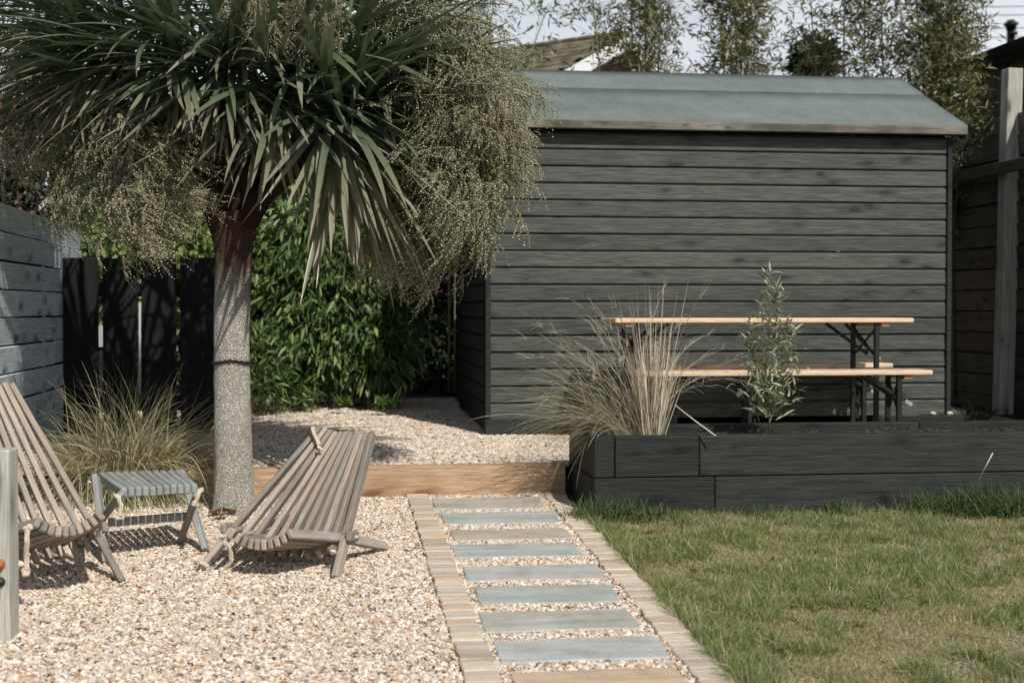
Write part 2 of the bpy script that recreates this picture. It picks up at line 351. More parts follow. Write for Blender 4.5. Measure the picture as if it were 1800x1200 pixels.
# pebbles (uncountable) scattered as real chips
def pebble_object(name, pts, size, seed, parent=None, dark=None):
    r = np.random.default_rng(seed); n = len(pts)
    me = bpy.data.meshes.new(name); me.vertices.add(n); me.vertices.foreach_set('co', pts.astype(np.float32).ravel())
    sc = size*np.exp(r.normal(0, .28, (n, 1)))*np.stack([r.uniform(.8, 1.3, n), r.uniform(.65, 1., n), r.uniform(.35, .7, n)], 1)
    rot = np.stack([r.normal(0, .35, n), r.normal(0, .35, n), r.uniform(0, 6.28, n)], 1)
    pal = np.array([(.74, .69, .62), (.62, .54, .46), (.52, .38, .26), (.46, .28, .17), (.80, .77, .73), (.46, .42, .37), (.60, .49, .44), (.22, .18, .15), (.68, .60, .48)])
    pr = np.array([.22, .17, .10, .055, .16, .09, .09, .045, .07])
    c = pal[r.choice(len(pal), n, p=pr/pr.sum())]*np.array([.92, .875, .81])*r.uniform(.8, 1.12, (n, 1))
    if dark is not None: c = c*(1-dark(pts)[:, None]*.6)
    a = me.attributes.new('scl', 'FLOAT_VECTOR', 'POINT'); a.data.foreach_set('vector', sc.astype(np.float32).ravel())
    a = me.attributes.new('rot', 'FLOAT_VECTOR', 'POINT'); a.data.foreach_set('vector', rot.astype(np.float32).ravel())
    a = me.attributes.new('pcol', 'FLOAT_VECTOR', 'POINT'); a.data.foreach_set('vector', c.astype(np.float32).ravel())
    o = link(bpy.data.objects.new(name, me), None, parent)
    ng = bpy.data.node_groups.get('chips')
    if ng is None:
        ng = bpy.data.node_groups.new('chips', 'GeometryNodeTree')
        ng.interface.new_socket('Geometry', in_out='INPUT', socket_type='NodeSocketGeometry')
        ng.interface.new_socket('Geometry', in_out='OUTPUT', socket_type='NodeSocketGeometry')
        N = ng.nodes; gi = N.new('NodeGroupInput'); go = N.new('NodeGroupOutput')
        ico = N.new('GeometryNodeMeshIcoSphere'); ico.inputs['Radius'].default_value = 1; ico.inputs['Subdivisions'].default_value = 1
        smn = N.new('GeometryNodeSetMaterial'); smn.inputs['Material'].default_value = M_peb
        ip = N.new('GeometryNodeInstanceOnPoints')
        def na(nm):
            q = N.new('GeometryNodeInputNamedAttribute'); q.data_type = 'FLOAT_VECTOR'; q.inputs['Name'].default_value = nm; return q.outputs['Attribute']
        ng.links.new(gi.outputs[0], ip.inputs['Points']); ng.links.new(ico.outputs['Mesh'], smn.inputs['Geometry']); ng.links.new(smn.outputs[0], ip.inputs['Instance'])
        ng.links.new(na('scl'), ip.inputs['Scale']); ng.links.new(na('rot'), ip.inputs['Rotation']); ng.links.new(ip.outputs[0], go.inputs[0])
    md = o.modifiers.new('chips', 'NODES'); md.node_group = ng; return o
def scatter(u0, u1, v0, v1, dens, zf, seed, dz=.0):
    r = np.random.default_rng(seed); n = int((u1-u0)*(v1-v0)*dens); u = r.uniform(u0, u1, n); v = r.uniform(v0, v1, n)
    z = zf(v) + dz + r.uniform(-.003, .005, n) + .03*(vnoise(u, v, 1.6, 5)-.5)*0 + .006*(vnoise(u, v, 6, 6)-.5)
    return np.stack([u, v, z], 1)
def inframe(p, marg=60):
    d = p[:, 0]*sy + p[:, 1]*cy; x = (p[:, 0]*cy - p[:, 1]*sy)/d*FOC + 900
    return (x > -marg*3) & (x < 1800+marg*3)
g1 = scatter(U_FL, uL, 3.9, VT, 15500, gz, 1); g1 = g1[inframe(g1)]
tag(pebble_object('gravel_pebbles', g1, .0072, 11), kind='stuff')
g2 = scatter(U_FL, 1.75, VT+.08, 11.6, 10500, tz, 2); tag(pebble_object('terrace_pebbles', g2, .0082, 12), kind='stuff')
g2b = scatter(1.75, 4.9, VT+.35, 9.1, 2500, tz, 4); tag(pebble_object('patio_pebbles', g2b, .011, 13), kind='stuff')

# ------------------------------------------------------------------ PATH
slabs = [(769, 974, 877, 897, (.42, .40, .36)), (771, 989, 903, 923, (.40, .425, .41)), (780, 1007, 933, 952, (.42, .38, .32)), (792, 1036, 959, 982, (.40, .425, .42)),
         (812, 1072, 997, 1023, (.42, .43, .42)), (824, 1105, 1033, 1064, (.38, .41, .40)), (843, 1141, 1077, 1112, (.42, .42, .39)), (862, 1184, 1126, 1165, (.42, .435, .44)),
         (884, 1222, 1182, 1226, (.50, .39, .29)), (906, 1260, 1245, 1290, (.31, .33, .33))]
slab_rects = []
def wobbly(name, su, sv, h, m, seed, n=5, amp=.006):
    r = random.Random(seed); pts = []
    def side(a, b):
        for i in range(n):
            t = i/n; pts.append((a[0]+(b[0]-a[0])*t + r.uniform(-amp, amp), a[1]+(b[1]-a[1])*t + r.uniform(-amp, amp)))
    hx, hy = su/2, sv/2
    side((-hx, -hy), (hx, -hy)); side((hx, -hy), (hx, hy)); side((hx, hy), (-hx, hy)); side((-hx, hy), (-hx, -hy)); k = len(pts)
    V = [(x, y, -h) for x, y in pts] + [(x, y, -.004) for x, y in pts] + [(x*(1-.006/hx*.7), y*(1-.006/hy*.7), 0) for x, y in pts] + [(0, 0, 0)]
    F = []; 
    for i in range(k):
        j = (i+1) % k; F += [(i, j, k+j, k+i), (k+i, k+j, 2*k+j, 2*k+i)]
    F += [(2*k+i, 2*k+(i+1) % k, 3*k) for i in range(k)]
    me = bpy.data.meshes.new(name); me.from_pydata(V, [], F); me.materials.append(m); return me
tilt = Matrix.Rotation(math.atan(SL), 4, 'X')
for i, (x0, x1, y0, y1, c) in enumerate(slabs):
    ym = (y0+y1)/2; a, b = G(x0, ym), G(x1, ym); f = G((x0+x1)/2, y0); n = G((x0+x1)/2, y1)
    u0, u1 = uL + .135+.012*((i*37) % 3-1), uR-.145+.012*((i*53) % 3-1); v0, v1 = n.y, f.y
    o = bpy.data.objects.new('paving_slab', wobbly('paving_slab', u1-u0, v1-v0, .03, M_slab, i, 6, .005)); o.color = (*c, 1)
    cx, cv = (u0+u1)/2, (v0+v1)/2
    link(o, T((cx, cv, gz(cv)+.012)) @ tilt @ Matrix.Rotation(random.uniform(-.012, .012), 4, 'Z'), path)
    slab_rects.append((u0, u1, v0, v1))
setts = [wobbly('edging_stone', .112, .096, .04, M_sett, 100+i, 3, .004) for i in range(7)]
for s, uc in ((0, uL+.058), (1, uR-.058)):
    v = 3.6 + .03*s
    while v < VT-.06:
        ln = random.uniform(.082, .118); o = bpy.data.objects.new('edging_stone', random.choice(setts))
        link(o, T((uc+random.uniform(-.004, .004), v+ln/2, gz(v+ln/2)+.014+random.uniform(-.003, .004))) @ tilt @ Matrix.Rotation(random.uniform(-.03, .03), 4, 'Z')
             @ Matrix.Rotation(random.choice((0, math.pi)), 4, 'Z') @ Matrix.Diagonal((1, (ln-.009)/.096, 1, 1)), path)
        v += ln
g3 = scatter(uL+.11, uR-.11, 3.9, VT, 15000, gz, 3, .001)
keep = np.ones(len(g3), bool)
for (a, b, c, d) in slab_rects: keep &= ~((g3[:, 0] > a+.004) & (g3[:, 0] < b-.004) & (g3[:, 1] > c+.004) & (g3[:, 1] < d-.004))
tag(pebble_object('path_pebbles', g3[keep], .0072, 14), kind='stuff')

# ------------------------------------------------------------------ TIMBER STEP
st = thing('timber_step', (-.9, VT, gz(VT)), 'low natural pine sleeper stepping up from the path to the gravel terrace', 'step')
uj = Upx(500, VT)
hz = tz(VT)+.02-gz(VT)
beam('sleeper', (BU0-.03, VT+.05, gz(VT)+hz/2-.02), (uj, VT+.05, gz(VT)+hz/2-.02), .1, hz+.04, Zv, M_step, st, .006)
tag(beam('sleeper', (uj-.006, VT+.05, gz(VT)+hz/2-.02), (U_FL+.45, VT+.05, gz(VT)+hz/2-.02), .1, hz+.036, Zv, M_step, st, .006))

# ------------------------------------------------------------------ RAISED BED
ZB = PV(1200, 766, BV0).z
BUE = 5.05
bed = thing('raised_bed', (BU0, BV0, gz(BV0)), 'long raised planter of black painted sleepers at the back of the lawn', 'planter')
zc = [ZB-.1, ZB-.3]
jU, jL = Upx(1230, BV0), Upx(1258, BV0)
for zz, j, first in ((zc[0], jU, BU0+.102), (zc[1], jL, BU0)):
    hgt = .197
    box('sleeper', ((first+j)/2, BV0+.05, zz), (j-first-.003, .1, hgt), M_bed, bed, .005)
    x0 = j
    for x1 in (x0+2.0, BUE):
        box('sleeper', ((x0+x1)/2, BV0+.05, zz-.0), (x1-x0-.003, .1, hgt), M_bed, bed, .005); x0 = x1
    ys = BV0 if first > BU0 else BV0+.102
    box('sleeper', (BU0+.05, (ys+BV1)/2, zz), (.1, BV1-ys, hgt), M_bed, bed, .005)
    box('sleeper', ((BU0+.102+3.2)/2, BV1-.05, zz+.004), (3.2-BU0-.105, .1, hgt), M_bed, bed, .005)
    box('sleeper', ((3.2+BUE)/2, BV1-.05, zz+.004), (BUE-3.2-.003, .1, hgt), M_bed, bed, .005)
Vs = []; nu, nv = 60, 10
us = np.linspace(BU0+.1, BUE, nu); vs = np.linspace(BV0+.1, BV1-.1, nv)
for v in vs:
    for u in us: Vs.append((u, v, ZB-.035+.03*(vnoise(u, v, 7, 2)-.5)+.012*(vnoise(u, v, 30, 9)-.5)))
tag(np_mesh('bed_soil', Vs, np.array([(j*nu+i, j*nu+i+1, (j+1)*nu+i+1, (j+1)*nu+i) for j in range(nv-1) for i in range(nu-1)]), M_soil, parent=bed))

# ------------------------------------------------------------------ SHED
SV = 8.95; SU0 = Upx(857, SV); SU1 = Upx(1664, SV); SD = 2.0
zb0 = PV(1200, 733, SV).z; ztop = PV(1200, 250, SV).z
shed = thing('garden_shed', ((SU0+SU1)/2, SV, tz(SV)), 'long dark grey shiplap shed with a shallow green felt roof', 'shed')
NBR = 16; pitch = (PV(1200, 733, SV).z - PV(1200, 264, SV).z)/-NBR
Lb = SU1-SU0-.03
def shiplap(L, p, m, name='siding_board'):
    pr = [(0, 0), (0, -.018), (.004, -.021), (p-.020, -.020), (p-.011, -.013), (p-.009, -.002), (p, -.001), (p, 0)]
    n = len(pr); V = [(-L/2, y, z) for z, y in pr] + [(L/2, y, z) for z, y in pr]
    F = [(i, (i+1) % n, n+(i+1) % n, n+i) for i in range(n)] + [tuple(range(n))[::-1], tuple(range(n, 2*n))]
    me = bpy.data.meshes.new(name); me.from_pydata(V, [], F); me.materials.append(m)
    bm = bmesh.new(); bm.from_mesh(me); bmesh.ops.recalc_face_normals(bm, faces=bm.faces); bm.to_mesh(me); bm.free(); return me
sb = shiplap(Lb, pitch, M_shed)
for k in range(NBR+1):
    o = bpy.data.objects.new('siding_board', sb)
    link(o, T(((SU0+SU1)/2, SV, zb0+k*pitch)) @ Matrix.Rotation(random.uniform(-.0008, .0008), 4, 'Y') @ Matrix.Rotation(random.uniform(-.02, .02)+(-.09 if k in (3, 4) else 0), 4, 'X'), shed)
zt = zb0+(NBR+1)*pitch
for u in (SU0, SU1): box('corner_trim', (u, SV-.014, (zb0+zt)/2), (.032, .05, zt-zb0-.004), M_bed, shed, .003)
# side walls, back wall; near black sides carry their shade in the colour
sbl = shiplap(SD-.06, pitch, M_gate_shade, 'side_board')
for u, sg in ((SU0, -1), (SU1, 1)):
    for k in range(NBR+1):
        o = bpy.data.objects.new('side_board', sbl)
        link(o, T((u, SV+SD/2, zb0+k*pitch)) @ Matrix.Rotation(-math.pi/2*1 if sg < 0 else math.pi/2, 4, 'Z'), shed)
box('back_wall', ((SU0+SU1)/2, SV+SD-.02, (zb0+zt)/2), (SU1-SU0-.06, .03, zt-zb0), M_bed, shed, .002)
box('floor_panel', ((SU0+SU1)/2, SV+SD/2, zb0+.012), (SU1-SU0-.08, SD-.1, .02), M_bed, shed, .002)
eL, eR = SU0-.09, SU1+.085; ve = SV-.11; ze = PV(1690, 221, ve).z; vr = SV+SD/2; zr = PV(1583, 138, vr).z
zE2 = ze
def roofslab(va, za, vb, zb_, lift=0, nm='roof_felt', m=M_felt, th=.02):
    n = 24; us = np.linspace(eL, eR, n); vs = []
    V = []
    for k, t in enumerate((0, .333, .334, .667, 1)):
        for u in us:
            z = za+(zb_-za)*t; v = va+(vb-va)*t
            s = .004*(vnoise(u*1., v, .9, 21)-.5) if 0 < t else 0
            V.append((u, v, z + s + lift))
    top = len(V); V += [(x, y, z-th) for x, y, z in V]
    F = []
    for r_ in range(4):
        for i in range(n-1):
            a = r_*n+i; F.append((a, a+1, a+n+1, a+n)); F.append((top+a, top+a+n, top+a+n+1, top+a+1))
    for i in range(n-1):
        F.append((i, top+i, top+i+1, i+1)); a = 4*n+i; F.append((a, a+1, top+a+1, top+a))
    for r_ in range(4):
        a = r_*n; F.append((a, a+n, top+a+n, top+a)); a = r_*n+n-1; F.append((a, top+a, top+a+n, a+n))
    return np_mesh(nm, V, np.array(F), m, parent=shed)
# front slope as two overlapping felt strips
sp = .62
vm, zm = ve+(vr-ve)*sp, ze+(zr-ze)*sp
roofslab(ve, ze, vm+.05, zm+.05*(zr-ze)/(vr-ve))
roofslab(vm, zm, vr, zr, .004)
roofslab(vr+(vr-ve), ze, vr+.003, zr, 0)
def gable(u, sg):
    V = [(u, SV, zt-.01), (u, SV+SD, zt-.01), (u, vr, zr-.03), (u+.02*sg, SV, zt-.01), (u+.02*sg, SV+SD, zt-.01), (u+.02*sg, vr, zr-.03)]
    me = bpy.data.meshes.new('gable_panel'); me.from_pydata(V, [], [(0, 1, 2), (5, 4, 3), (0, 3, 4, 1), (1, 4, 5, 2), (2, 5, 3, 0)]); me.materials.append(M_bed)
    link(bpy.data.objects.new('gable_panel', me), None, shed)
gable(SU0, 1); gable(SU1, -1)
fz = ze-.034
box('fascia', ((eL+eR)/2, ve+.006, fz), (eR-eL, .02, .052), M_fascia, shed, .004)
for u in (eL+.01, eR-.01):
    beam('bargeboard', (u, ve+.018, ze-.06), (u, vr, zr-.06), .02, .07, Zv, M_bed, shed, .003)
    beam('bargeboard', (u, vr+(vr-ve), ze-.06), (u, vr+.004, zr-.06), .02, .07, Zv, M_bed, shed, .003)
box('soffit_rail', ((eL+eR)/2, ve+.05, fz-.012), (eR-eL-.06, .03, .03), M_bed, shed, .003)
# bearers
zg = tz(SV)
b1 = Upx(1182, SV); b2 = Upx(1532, SV)
box('bearer', ((SU0-.02+b1)/2, SV-.035, (zg+zb0)/2-.03), (b1-SU0+.02, .05, zb0-zg+.06-.003), M_bed, shed, .004)
box('bearer', ((b2+SU1+.1)/2, SV-.035, (zg+zb0)/2-.03), (SU1+.1-b2, .05, zb0-zg+.06-.003), M_bed, shed, .004)
box('bearer', (SU0+.03, SV+SD/2, (zg+zb0)/2-.03), (.05, SD-.1, zb0-zg+.05), M_bed, shed, .004)
box('bearer', ((SU0+SU1)/2, SV+SD-.05, (zg+zb0)/2-.03), (SU1-SU0-.1, .05, zb0-zg+.05), M_bed, shed, .004)

# ------------------------------------------------------------------ LEFT FENCE, GATE
def hfence(name, u, v0, v1, z0, n, pitch_, m, label, sg, posts, seg=2.4, wob=.01):
    f = thing(name, (u, (v0+v1)/2, z0), label, 'fence')
    for k in range(n):
        v = v0 + (-.4 if k % 2 else 0)
        while v < v1:
            e = min(v+seg, v1); a = max(v, v0)
            if e-a > .1:
                z = z0+k*pitch_
                beam('slat', (u, a, z+pitch_/2+random.uniform(-wob, wob)*.5), (u, e-.004, z+pitch_/2+random.uniform(-wob, wob)*.5), .02, pitch_-.010, Vector((.10*sg, 0, 1)), m, f, .003)
            v += seg
    box('dark_gap_sheet', (u-sg*.026, (v0+v1)/2, z0+n*pitch_/2-.02), (.006, v1-v0-.02, n*pitch_-.06), M_gate_shade, f, 0)  # dark sheet added behind the slats so the gaps read black
    for pv in posts: box('post', (u-sg*.06, pv, z0+n*pitch_/2), (.08, .08, n*pitch_), m, f, .005)
    return f
zf0 = PV(60, 359, 8.2).z
dz0 = P(0, 359, 7.4).z
hfence('slatted_fence', U_FL-.02, 4.6, 9.95, dz0-.147*11, 11, .147, M_fence, 'weathered blue grey boundary fence of wide horizontal boards at far left', 1, (5.2, 7.0, 8.8))
GV = 9.2
gt = thing('gate', (Upx(240, GV), GV, tz(GV)), 'near black gate of four wide upright boards behind the tree trunk', 'gate')
zgt = PV(240, 453, GV).z; zgb = PV(240, 771, GV).z
for x0, x1 in ((111, 173), (181, 241), (249, 310), (317, 380), (387, 440)):
    u0, u1 = Upx(x0, GV), Upx(x1, GV)
    box('board', ((u0+u1)/2, GV, (zgt+zgb)/2), (zgt-zgb, u1-u0, .022), M_gate_shade, gt, .003, M=None) if False else None
    o = bpy.data.objects.new('board', box_mesh(zgt-zgb, u1-u0, .022, .003, M_gate_shade))
    link(o, axes(Vector((0, 0, 1)), Vector((1, 0, 0)), Vector((0, 1, 0)), ((u0+u1)/2, GV, (zgt+zgb)/2+random.uniform(-.004, .004))), gt)
for z in (zgb+.22, zgt-.2): box('rail', ((Upx(111, GV)+Upx(440, GV))/2, GV+.035, z), (Upx(440, GV)-Upx(111, GV), .04, .09), M_gate_shade, gt, .003)
pp = thing('white_pole', (Upx(245, 10.4), 10.4, tz(10.4)), 'thin white pole glimpsed through the gap in the black gate', 'pole')
tube('shaft', [PV(245, 692, 10.4), PV(246, 532, 10.4)], .009, M_metal_white, pp)
pb = thing('pale_board', (Upx(176, 10.6), 10.6, tz(10.6)), 'pale upright board glimpsed through the leftmost gap of the gate', 'board')
c0 = PV(177, 610, 10.6); c1 = PV(177, 572, 10.6)
box('panel', ((c0.x+c1.x)/2, 10.6, (c0.z+c1.z)/2), (.10, .02, c1.z-c0.z), M_metal_white, pb, .003)
box('stake', (c0.x, 10.63, (c0.z+tz(10.6))/2), (.035, .03, c0.z-tz(10.6)+.2), M_gate_shade, pb, .003)

# foreground post at the left edge
d0 = 4.72; pc = P(0, 1138, d0); pt = P(0, 790, d0)
fp = thing('timber_post', (pc.x-.01, pc.y, pc.z), 'weathered grey square post standing in the gravel at the left edge', 'post')
o = bpy.data.objects.new('shaft', box_mesh(pt.z-pc.z+.1, .095, .095, .006, M_post))
pcx = P(-2, 1000, d0); 
link(o, axes(Vector((0, 0, 1)), Rv, Fv, (pcx.x-.004, pcx.y+.04, (pc.z+pt.z)/2-.05)), fp)
M_or = plain('orange_reflector', (.42, .10, .035), .35, .5)
kb = P(1, 991, d0-.012)
V_, F_ = tube_vf([kb, kb-Fv*.014, kb-Fv*.02], [.016, .014, .004], 14)
tag(np_mesh('reflector', V_, F_, M_or, parent=fp), 'small round orange reflector')
kb = P(1, 1022, d0-.012); V_, F_ = tube_vf([kb, kb-Fv*.01, kb-Fv*.014], [.016, .013, .003], 14)
np_mesh('bolt_head', V_, F_, M_steel, parent=fp)

# ------------------------------------------------------------------ RIGHT FENCE, POST, NEIGHBOUR'S SHED
UFR = Upx(1750, 10.6)
zr0 = PV(1720, 715, 10.8).z
fr = hfence('slatted_fence', UFR, 7.0, 13.0, tz(11)-.1, 14, .168, M_fenceR, 'dark boundary fence of horizontal boards in shade right of the shed', -1, (9.6, 10.0, 12.6), 3.0, .012)
tp = thing('timber_post', (UFR-.08, 10.3, tz(10.3)), 'tall pale timber post fixed against the dark fence at the right', 'post')
a = PV(1765, 745, 10.3); b = PV(1782, 122, 10.3)
beam('shaft', (UFR-.085, 10.3, tz(10)-.05), (UFR-.03, 10.3, b.z), .12, .12, Vector((1, 0, 0)), M_post, tp, .005)
a1 = PV(1790, 284, 9.9); 
beam('rail', (UFR-.165, 8.0, a1.z-.02), (UFR-.165, 12.9, a1.z-.02), .035, .09, Zv, M_fenceR, fr, .004)
p2 = thing('timber_post', (UFR-.08, 9.55, tz(9.5)), 'second timber post half cut off by the right edge of the picture', 'post')
# neighbour's outbuilding with vertical cladding
nb = thing('outbuilding', (UFR+.25, 12, tz(12)), 'tall outbuilding clad in dark vertical boards beyond the right fence', 'building')
vN = 12.3; uN = Upx(1694, vN); zEv = PV(1694, 133, vN).z
for k in range(30):
    v = 6.6+.19*k + (vN-12.3)
    box('cladding_board', (uN+.01, v+.095, (zEv+tz(12))/2), (.02, .186, zEv-tz(12)), M_fenceR, nb, .003)
box('end_wall', (uN+1.6, 6.6+.19*30+.02, (zEv+tz(12))/2), (3.2, .04, zEv-tz(12)), M_fenceR, nb, .003)
V = [(uN-.16, 6.4, zEv-.02), (uN-.16, vN+.16, zEv-.02), (uN+3.2, vN+.16, zEv+.7), (uN+3.2, 6.4, zEv+.7)]
V += [(x, y, z+.11) for x, y, z in V]
np_mesh('roof', V, np.array([(0, 1, 2, 3), (4, 7, 6, 5), (0, 4, 5, 1), (1, 5, 6, 2), (2, 6, 7, 3), (3, 7, 4, 0)]), M_gate_shade, parent=nb)
beam('shaft', (UFR-.085, 9.62, tz(9.5)), (UFR-.085, 9.62, PV(1798, 262, 9.62).z), .09, .09, Vector((1, 0, 0)), M_post, p2, .005)

# ------------------------------------------------------------------ TABLE AND BENCHES
def folding(name, label, cat, u0, u1, vc, W, zt_, zg_, ins0=.2, ins1=.2, th=.028, group=None):
    t = thing(name, ((u0+u1)/2, vc, zg_), label, cat, group)
    nb_ = 2 if W < .3 else 3
    bw = W/nb_
    for k in range(nb_):
        box('plank', ((u0+u1)/2, vc-W/2+bw*(k+.5), zt_-th/2), (u1-u0, bw-.002, th), M_pine, t, .005)
    for u, sg in ((u0+ins0, 1), (u1-ins1, -1)):
        box('batten', (u-sg*.05, vc, zt_-th-.011), (.05, W-.04, .022), M_batten, t, .002)
        for s in (-1, 1): box('leg', (u, vc+s*(W/2-.04), (zt_-th+zg_)/2), (.028, .028, zt_-th-zg_-.002), M_steel, t, .003)
        h = zt_-th-zg_
        box('leg_brace', (u, vc, zg_+.09), (.02, W-.11, .02), M_steel, t, .002)
        for s in (-1, 1): beam('leg_brace', (u+.004*s, vc-(W/2-.05)*s, zt_-th-.03), (u+.004*s, vc+(W/2-.05)*s, zt_-th-min(.2, h*.45)), .012, .012, Vector((1, 0, 0)), M_steel, t, .001)
        for s in (-1, 1):
            e = Vector((u-sg*.045, vc+s*.06, zt_-th-.55*min(.36, h*.62))); st_ = Vector((u+sg*.19, vc+s*(W/2-.06), zt_-th-.005))
            q = beam('strut', st_, e, .014, .02, Zv, M_steel, t, .002)
            if s < 0: beam('strut_tip', e, e+(e-st_).normalized()*.05, .02, .022, Zv, M_tip, q, .003)
    return t
vt = 8.38; Wt = .46; vn = vt-Wt/2
ztab = PV(1350, 559, vn).z
folding('folding_table', 'long folding beer garden table with orange pine top standing before the shed', 'table', Upx(1082, vn), Upx(1607, vn), vt, Wt, ztab, tz(vt), .14, .22)
vb = 7.93; zbn = PV(1400, 652, vb-.12).z
folding('folding_bench', 'nearer folding bench with pine seat and black legs, just behind the raised bed', 'bench', Upx(1128, vb-.12), Upx(1641, vb-.12), vb, .24, zbn, tz(vb), .2, .19, group='folding benches by the shed')
vb2 = 8.76; zbf = zbn+.006
folding('folding_bench', 'farther folding bench with brown pine seat, shaded between the table and shed wall', 'bench', Upx(1110, vb2), Upx(1560, vb2), vb2, .2, zbf, tz(vb2), .75, .18, group='folding benches by the shed')

# ------------------------------------------------------------------ STICK CHAIRS AND STOOL
def rope(name, pts, r, parent, m=M_rope):
    """three-strand twisted rope through pts"""
    pts = [Vector(p) for p in pts]; dense = []
    for i in range(len(pts)-1):
        for k in range(8): dense.append(pts[i].lerp(pts[i+1], k/8))
    dense.append(pts[-1]); A = Acc(); L = 0
    for s in range(3):
        q = []; L = 0
        for i, p in enumerate(dense):
            t = (dense[min(i+1, len(dense)-1)]-dense[max(i-1, 0)]).normalized(); a = t.orthogonal().normalized(); b = t.cross(a)
            an = L/(r*3.2) + s*2.094; q.append(p+(a*math.cos(an)+b*math.sin(an))*r*.5)
            if i < len(dense)-1: L += (dense[i+1]-p).length
        V, F = tube_vf(q, r*.58, 5); A.add(V, F, (1, 1, 1))
    return A.mesh(name, m, parent=parent, smooth=True)
def knot(p, r, parent):
    p = Vector(p); bm = bmesh.new()
    for k in range(5):
        m = T(p+Vector((random.uniform(-1, 1), random.uniform(-1, 1), random.uniform(-1, 1)))*r*.6) @ Matrix.Rotation(random.random()*3, 4, 'X') @ Matrix.Diagonal((1.2, .9, .8, 1))
        bmesh.ops.create_icosphere(bm, subdivisions=2, radius=r*.62, matrix=m)
    me = bpy.data.meshes.new('knot'); bm.to_mesh(me); bm.free(); me.polygons.foreach_set('use_smooth', [True]*len(me.polygons)); me.materials.append(M_rope)
    return link(bpy.data.objects.new('knot', me), None, parent)
def stick_chair(label, TL, TR, FL, FR, tc_, SL_, SR_, rear, nb_=11, th=.023, dp=.042, sag_t=.022, sag_c=.05, sag_s=.045, mat=M_chair, rears=(0, 1)):
    base = (FL+FR)/2; ch = thing('stick_chair', base, label, 'chair', 'slatted stick chairs on the gravel')
    CL, CR = FL.lerp(TL, tc_), FR.lerp(TR, tc_)
    acr = (CR-CL).normalized(); nbk = ((TL+TR)/2-(FL+FR)/2).normalized(); nrml = acr.cross(nbk).normalized()
    if nrml.z < 0: nrml = -nrml
    def cpt(a): return CL.lerp(CR, a) - Zv*sag_c*(1-(2*a-1)**2)
    for i in range(nb_):
        a = i/(nb_-1); s = 1-(2*a-1)**2
        top = TL.lerp(TR, a) - nrml*sag_t*s - (TR-TL).cross(Zv).normalized()*0 + nbk*random.uniform(-.012, .006)
        c = cpt(a); d = (c-top).normalized()
        if i in (0, nb_-1): end = (FL if i == 0 else FR) - Zv*.01; nm = 'leg'; 
        else: end = c + d*.075; nm = 'back_slat'
        # local normal follows the scoop
        la = (TL.lerp(TR, min(a+.1, 1)) - Zv*sag_t*(1-(2*min(a+.1, 1)-1)**2)) - (TL.lerp(TR, max(a-.1, 0)) - Zv*sag_t*(1-(2*max(a-.1, 0)-1)**2))
        up = la.normalized().cross(d); up = up if up.dot(nrml) > 0 else -up
        if i in (0, nb_-1): c2 = cpt(a); beam('back_slat', top, c2+(end-c2).normalized()*.01, th, dp, up, mat, ch, .004); beam('leg', c2+(end-c2).normalized()*.012, end, th*1.15, dp*1.05, up, mat, ch, .004)
        else: beam(nm, top, end, th, dp, up, mat, ch, .004)
    ns = nb_-1
    for j in range(ns):
        a = (j+.5)/ns; b = j/(ns-1); s = 1-(2*b-1)**2
        fr_ = SL_.lerp(SR_, b) - Zv*sag_s*s; c = cpt(a); d = (c-fr_).normalized()
        lb0, lb1 = max(b-.12, 0), min(b+.12, 1)
        la = (SL_.lerp(SR_, lb1) - Zv*sag_s*(1-(2*lb1-1)**2)) - (SL_.lerp(SR_, lb0) - Zv*sag_s*(1-(2*lb0-1)**2))
        up = la.normalized().cross(d); up = up if up.z > 0 else -up
        end = c + d*.08
        if j == 0 and 0 in rears: end = rear[0]
        if j == ns-1 and 1 in rears: end = rear[1]
        if end is rear[0] or end is rear[1]:
            beam('seat_slat', fr_, c+d*.02, th, dp, up, mat, ch, .005); beam('rear_leg', c+d*.0, end, th*1.1, dp, up, mat, ch, .004)
        else: beam('seat_slat', fr_, end, th, dp, up, mat, ch, .005)
    sd_ = ((SL_+SR_)/2-(CL+CR)/2).normalized()
    for cc, o_ in ((CL, -1), (CR, 1)):
        q = cc + acr*o_*(th+.004); beam('side_block', q+sd_*.055, q-sd_*.05, th*1.1, dp, Zv, mat, ch, .006)
    tube('axle_rope', [CL-acr*.05, cpt(.25), cpt(.5), cpt(.75), CR+acr*.05], .006, M_rope, ch, 6)
    return ch, CL, CR
# right-hand chair
TL, TR = P(563, 752, 6.42), P(655, 762, 6.36)
FL, FR = G(352, 1003), G(590, 1018)
FL.z += .012; FR.z += .012
c1, CL, CR = stick_chair('reclined stick chair right of the tree trunk, its back leaning towards the step', TL, TR, FL, FR, .26,
    P(406, 938, 5.60), P(508, 938, 5.50), (G(470, 960)+Vector((0, 0, .012)), G(678, 968)+Vector((0, 0, .02))), rears=(1,))
rope('rope', [P(549, 750, 6.33), P(553, 765, 6.31), P(562, 783, 6.27)], .009, c1); knot(P(563, 788, 6.25), .014, c1)
rope('rope', [P(394, 950, 5.62), P(404, 962, 5.62), P(407, 985, 5.64), P(396, 1002, 5.66)], .010, c1); knot(P(392, 1006, 5.66), .02, c1)
knot(P(392, 945, 5.66), .014, c1); knot(P(358, 992, 5.7), .018, c1); knot(P(585, 968, 5.7), .014, c1)
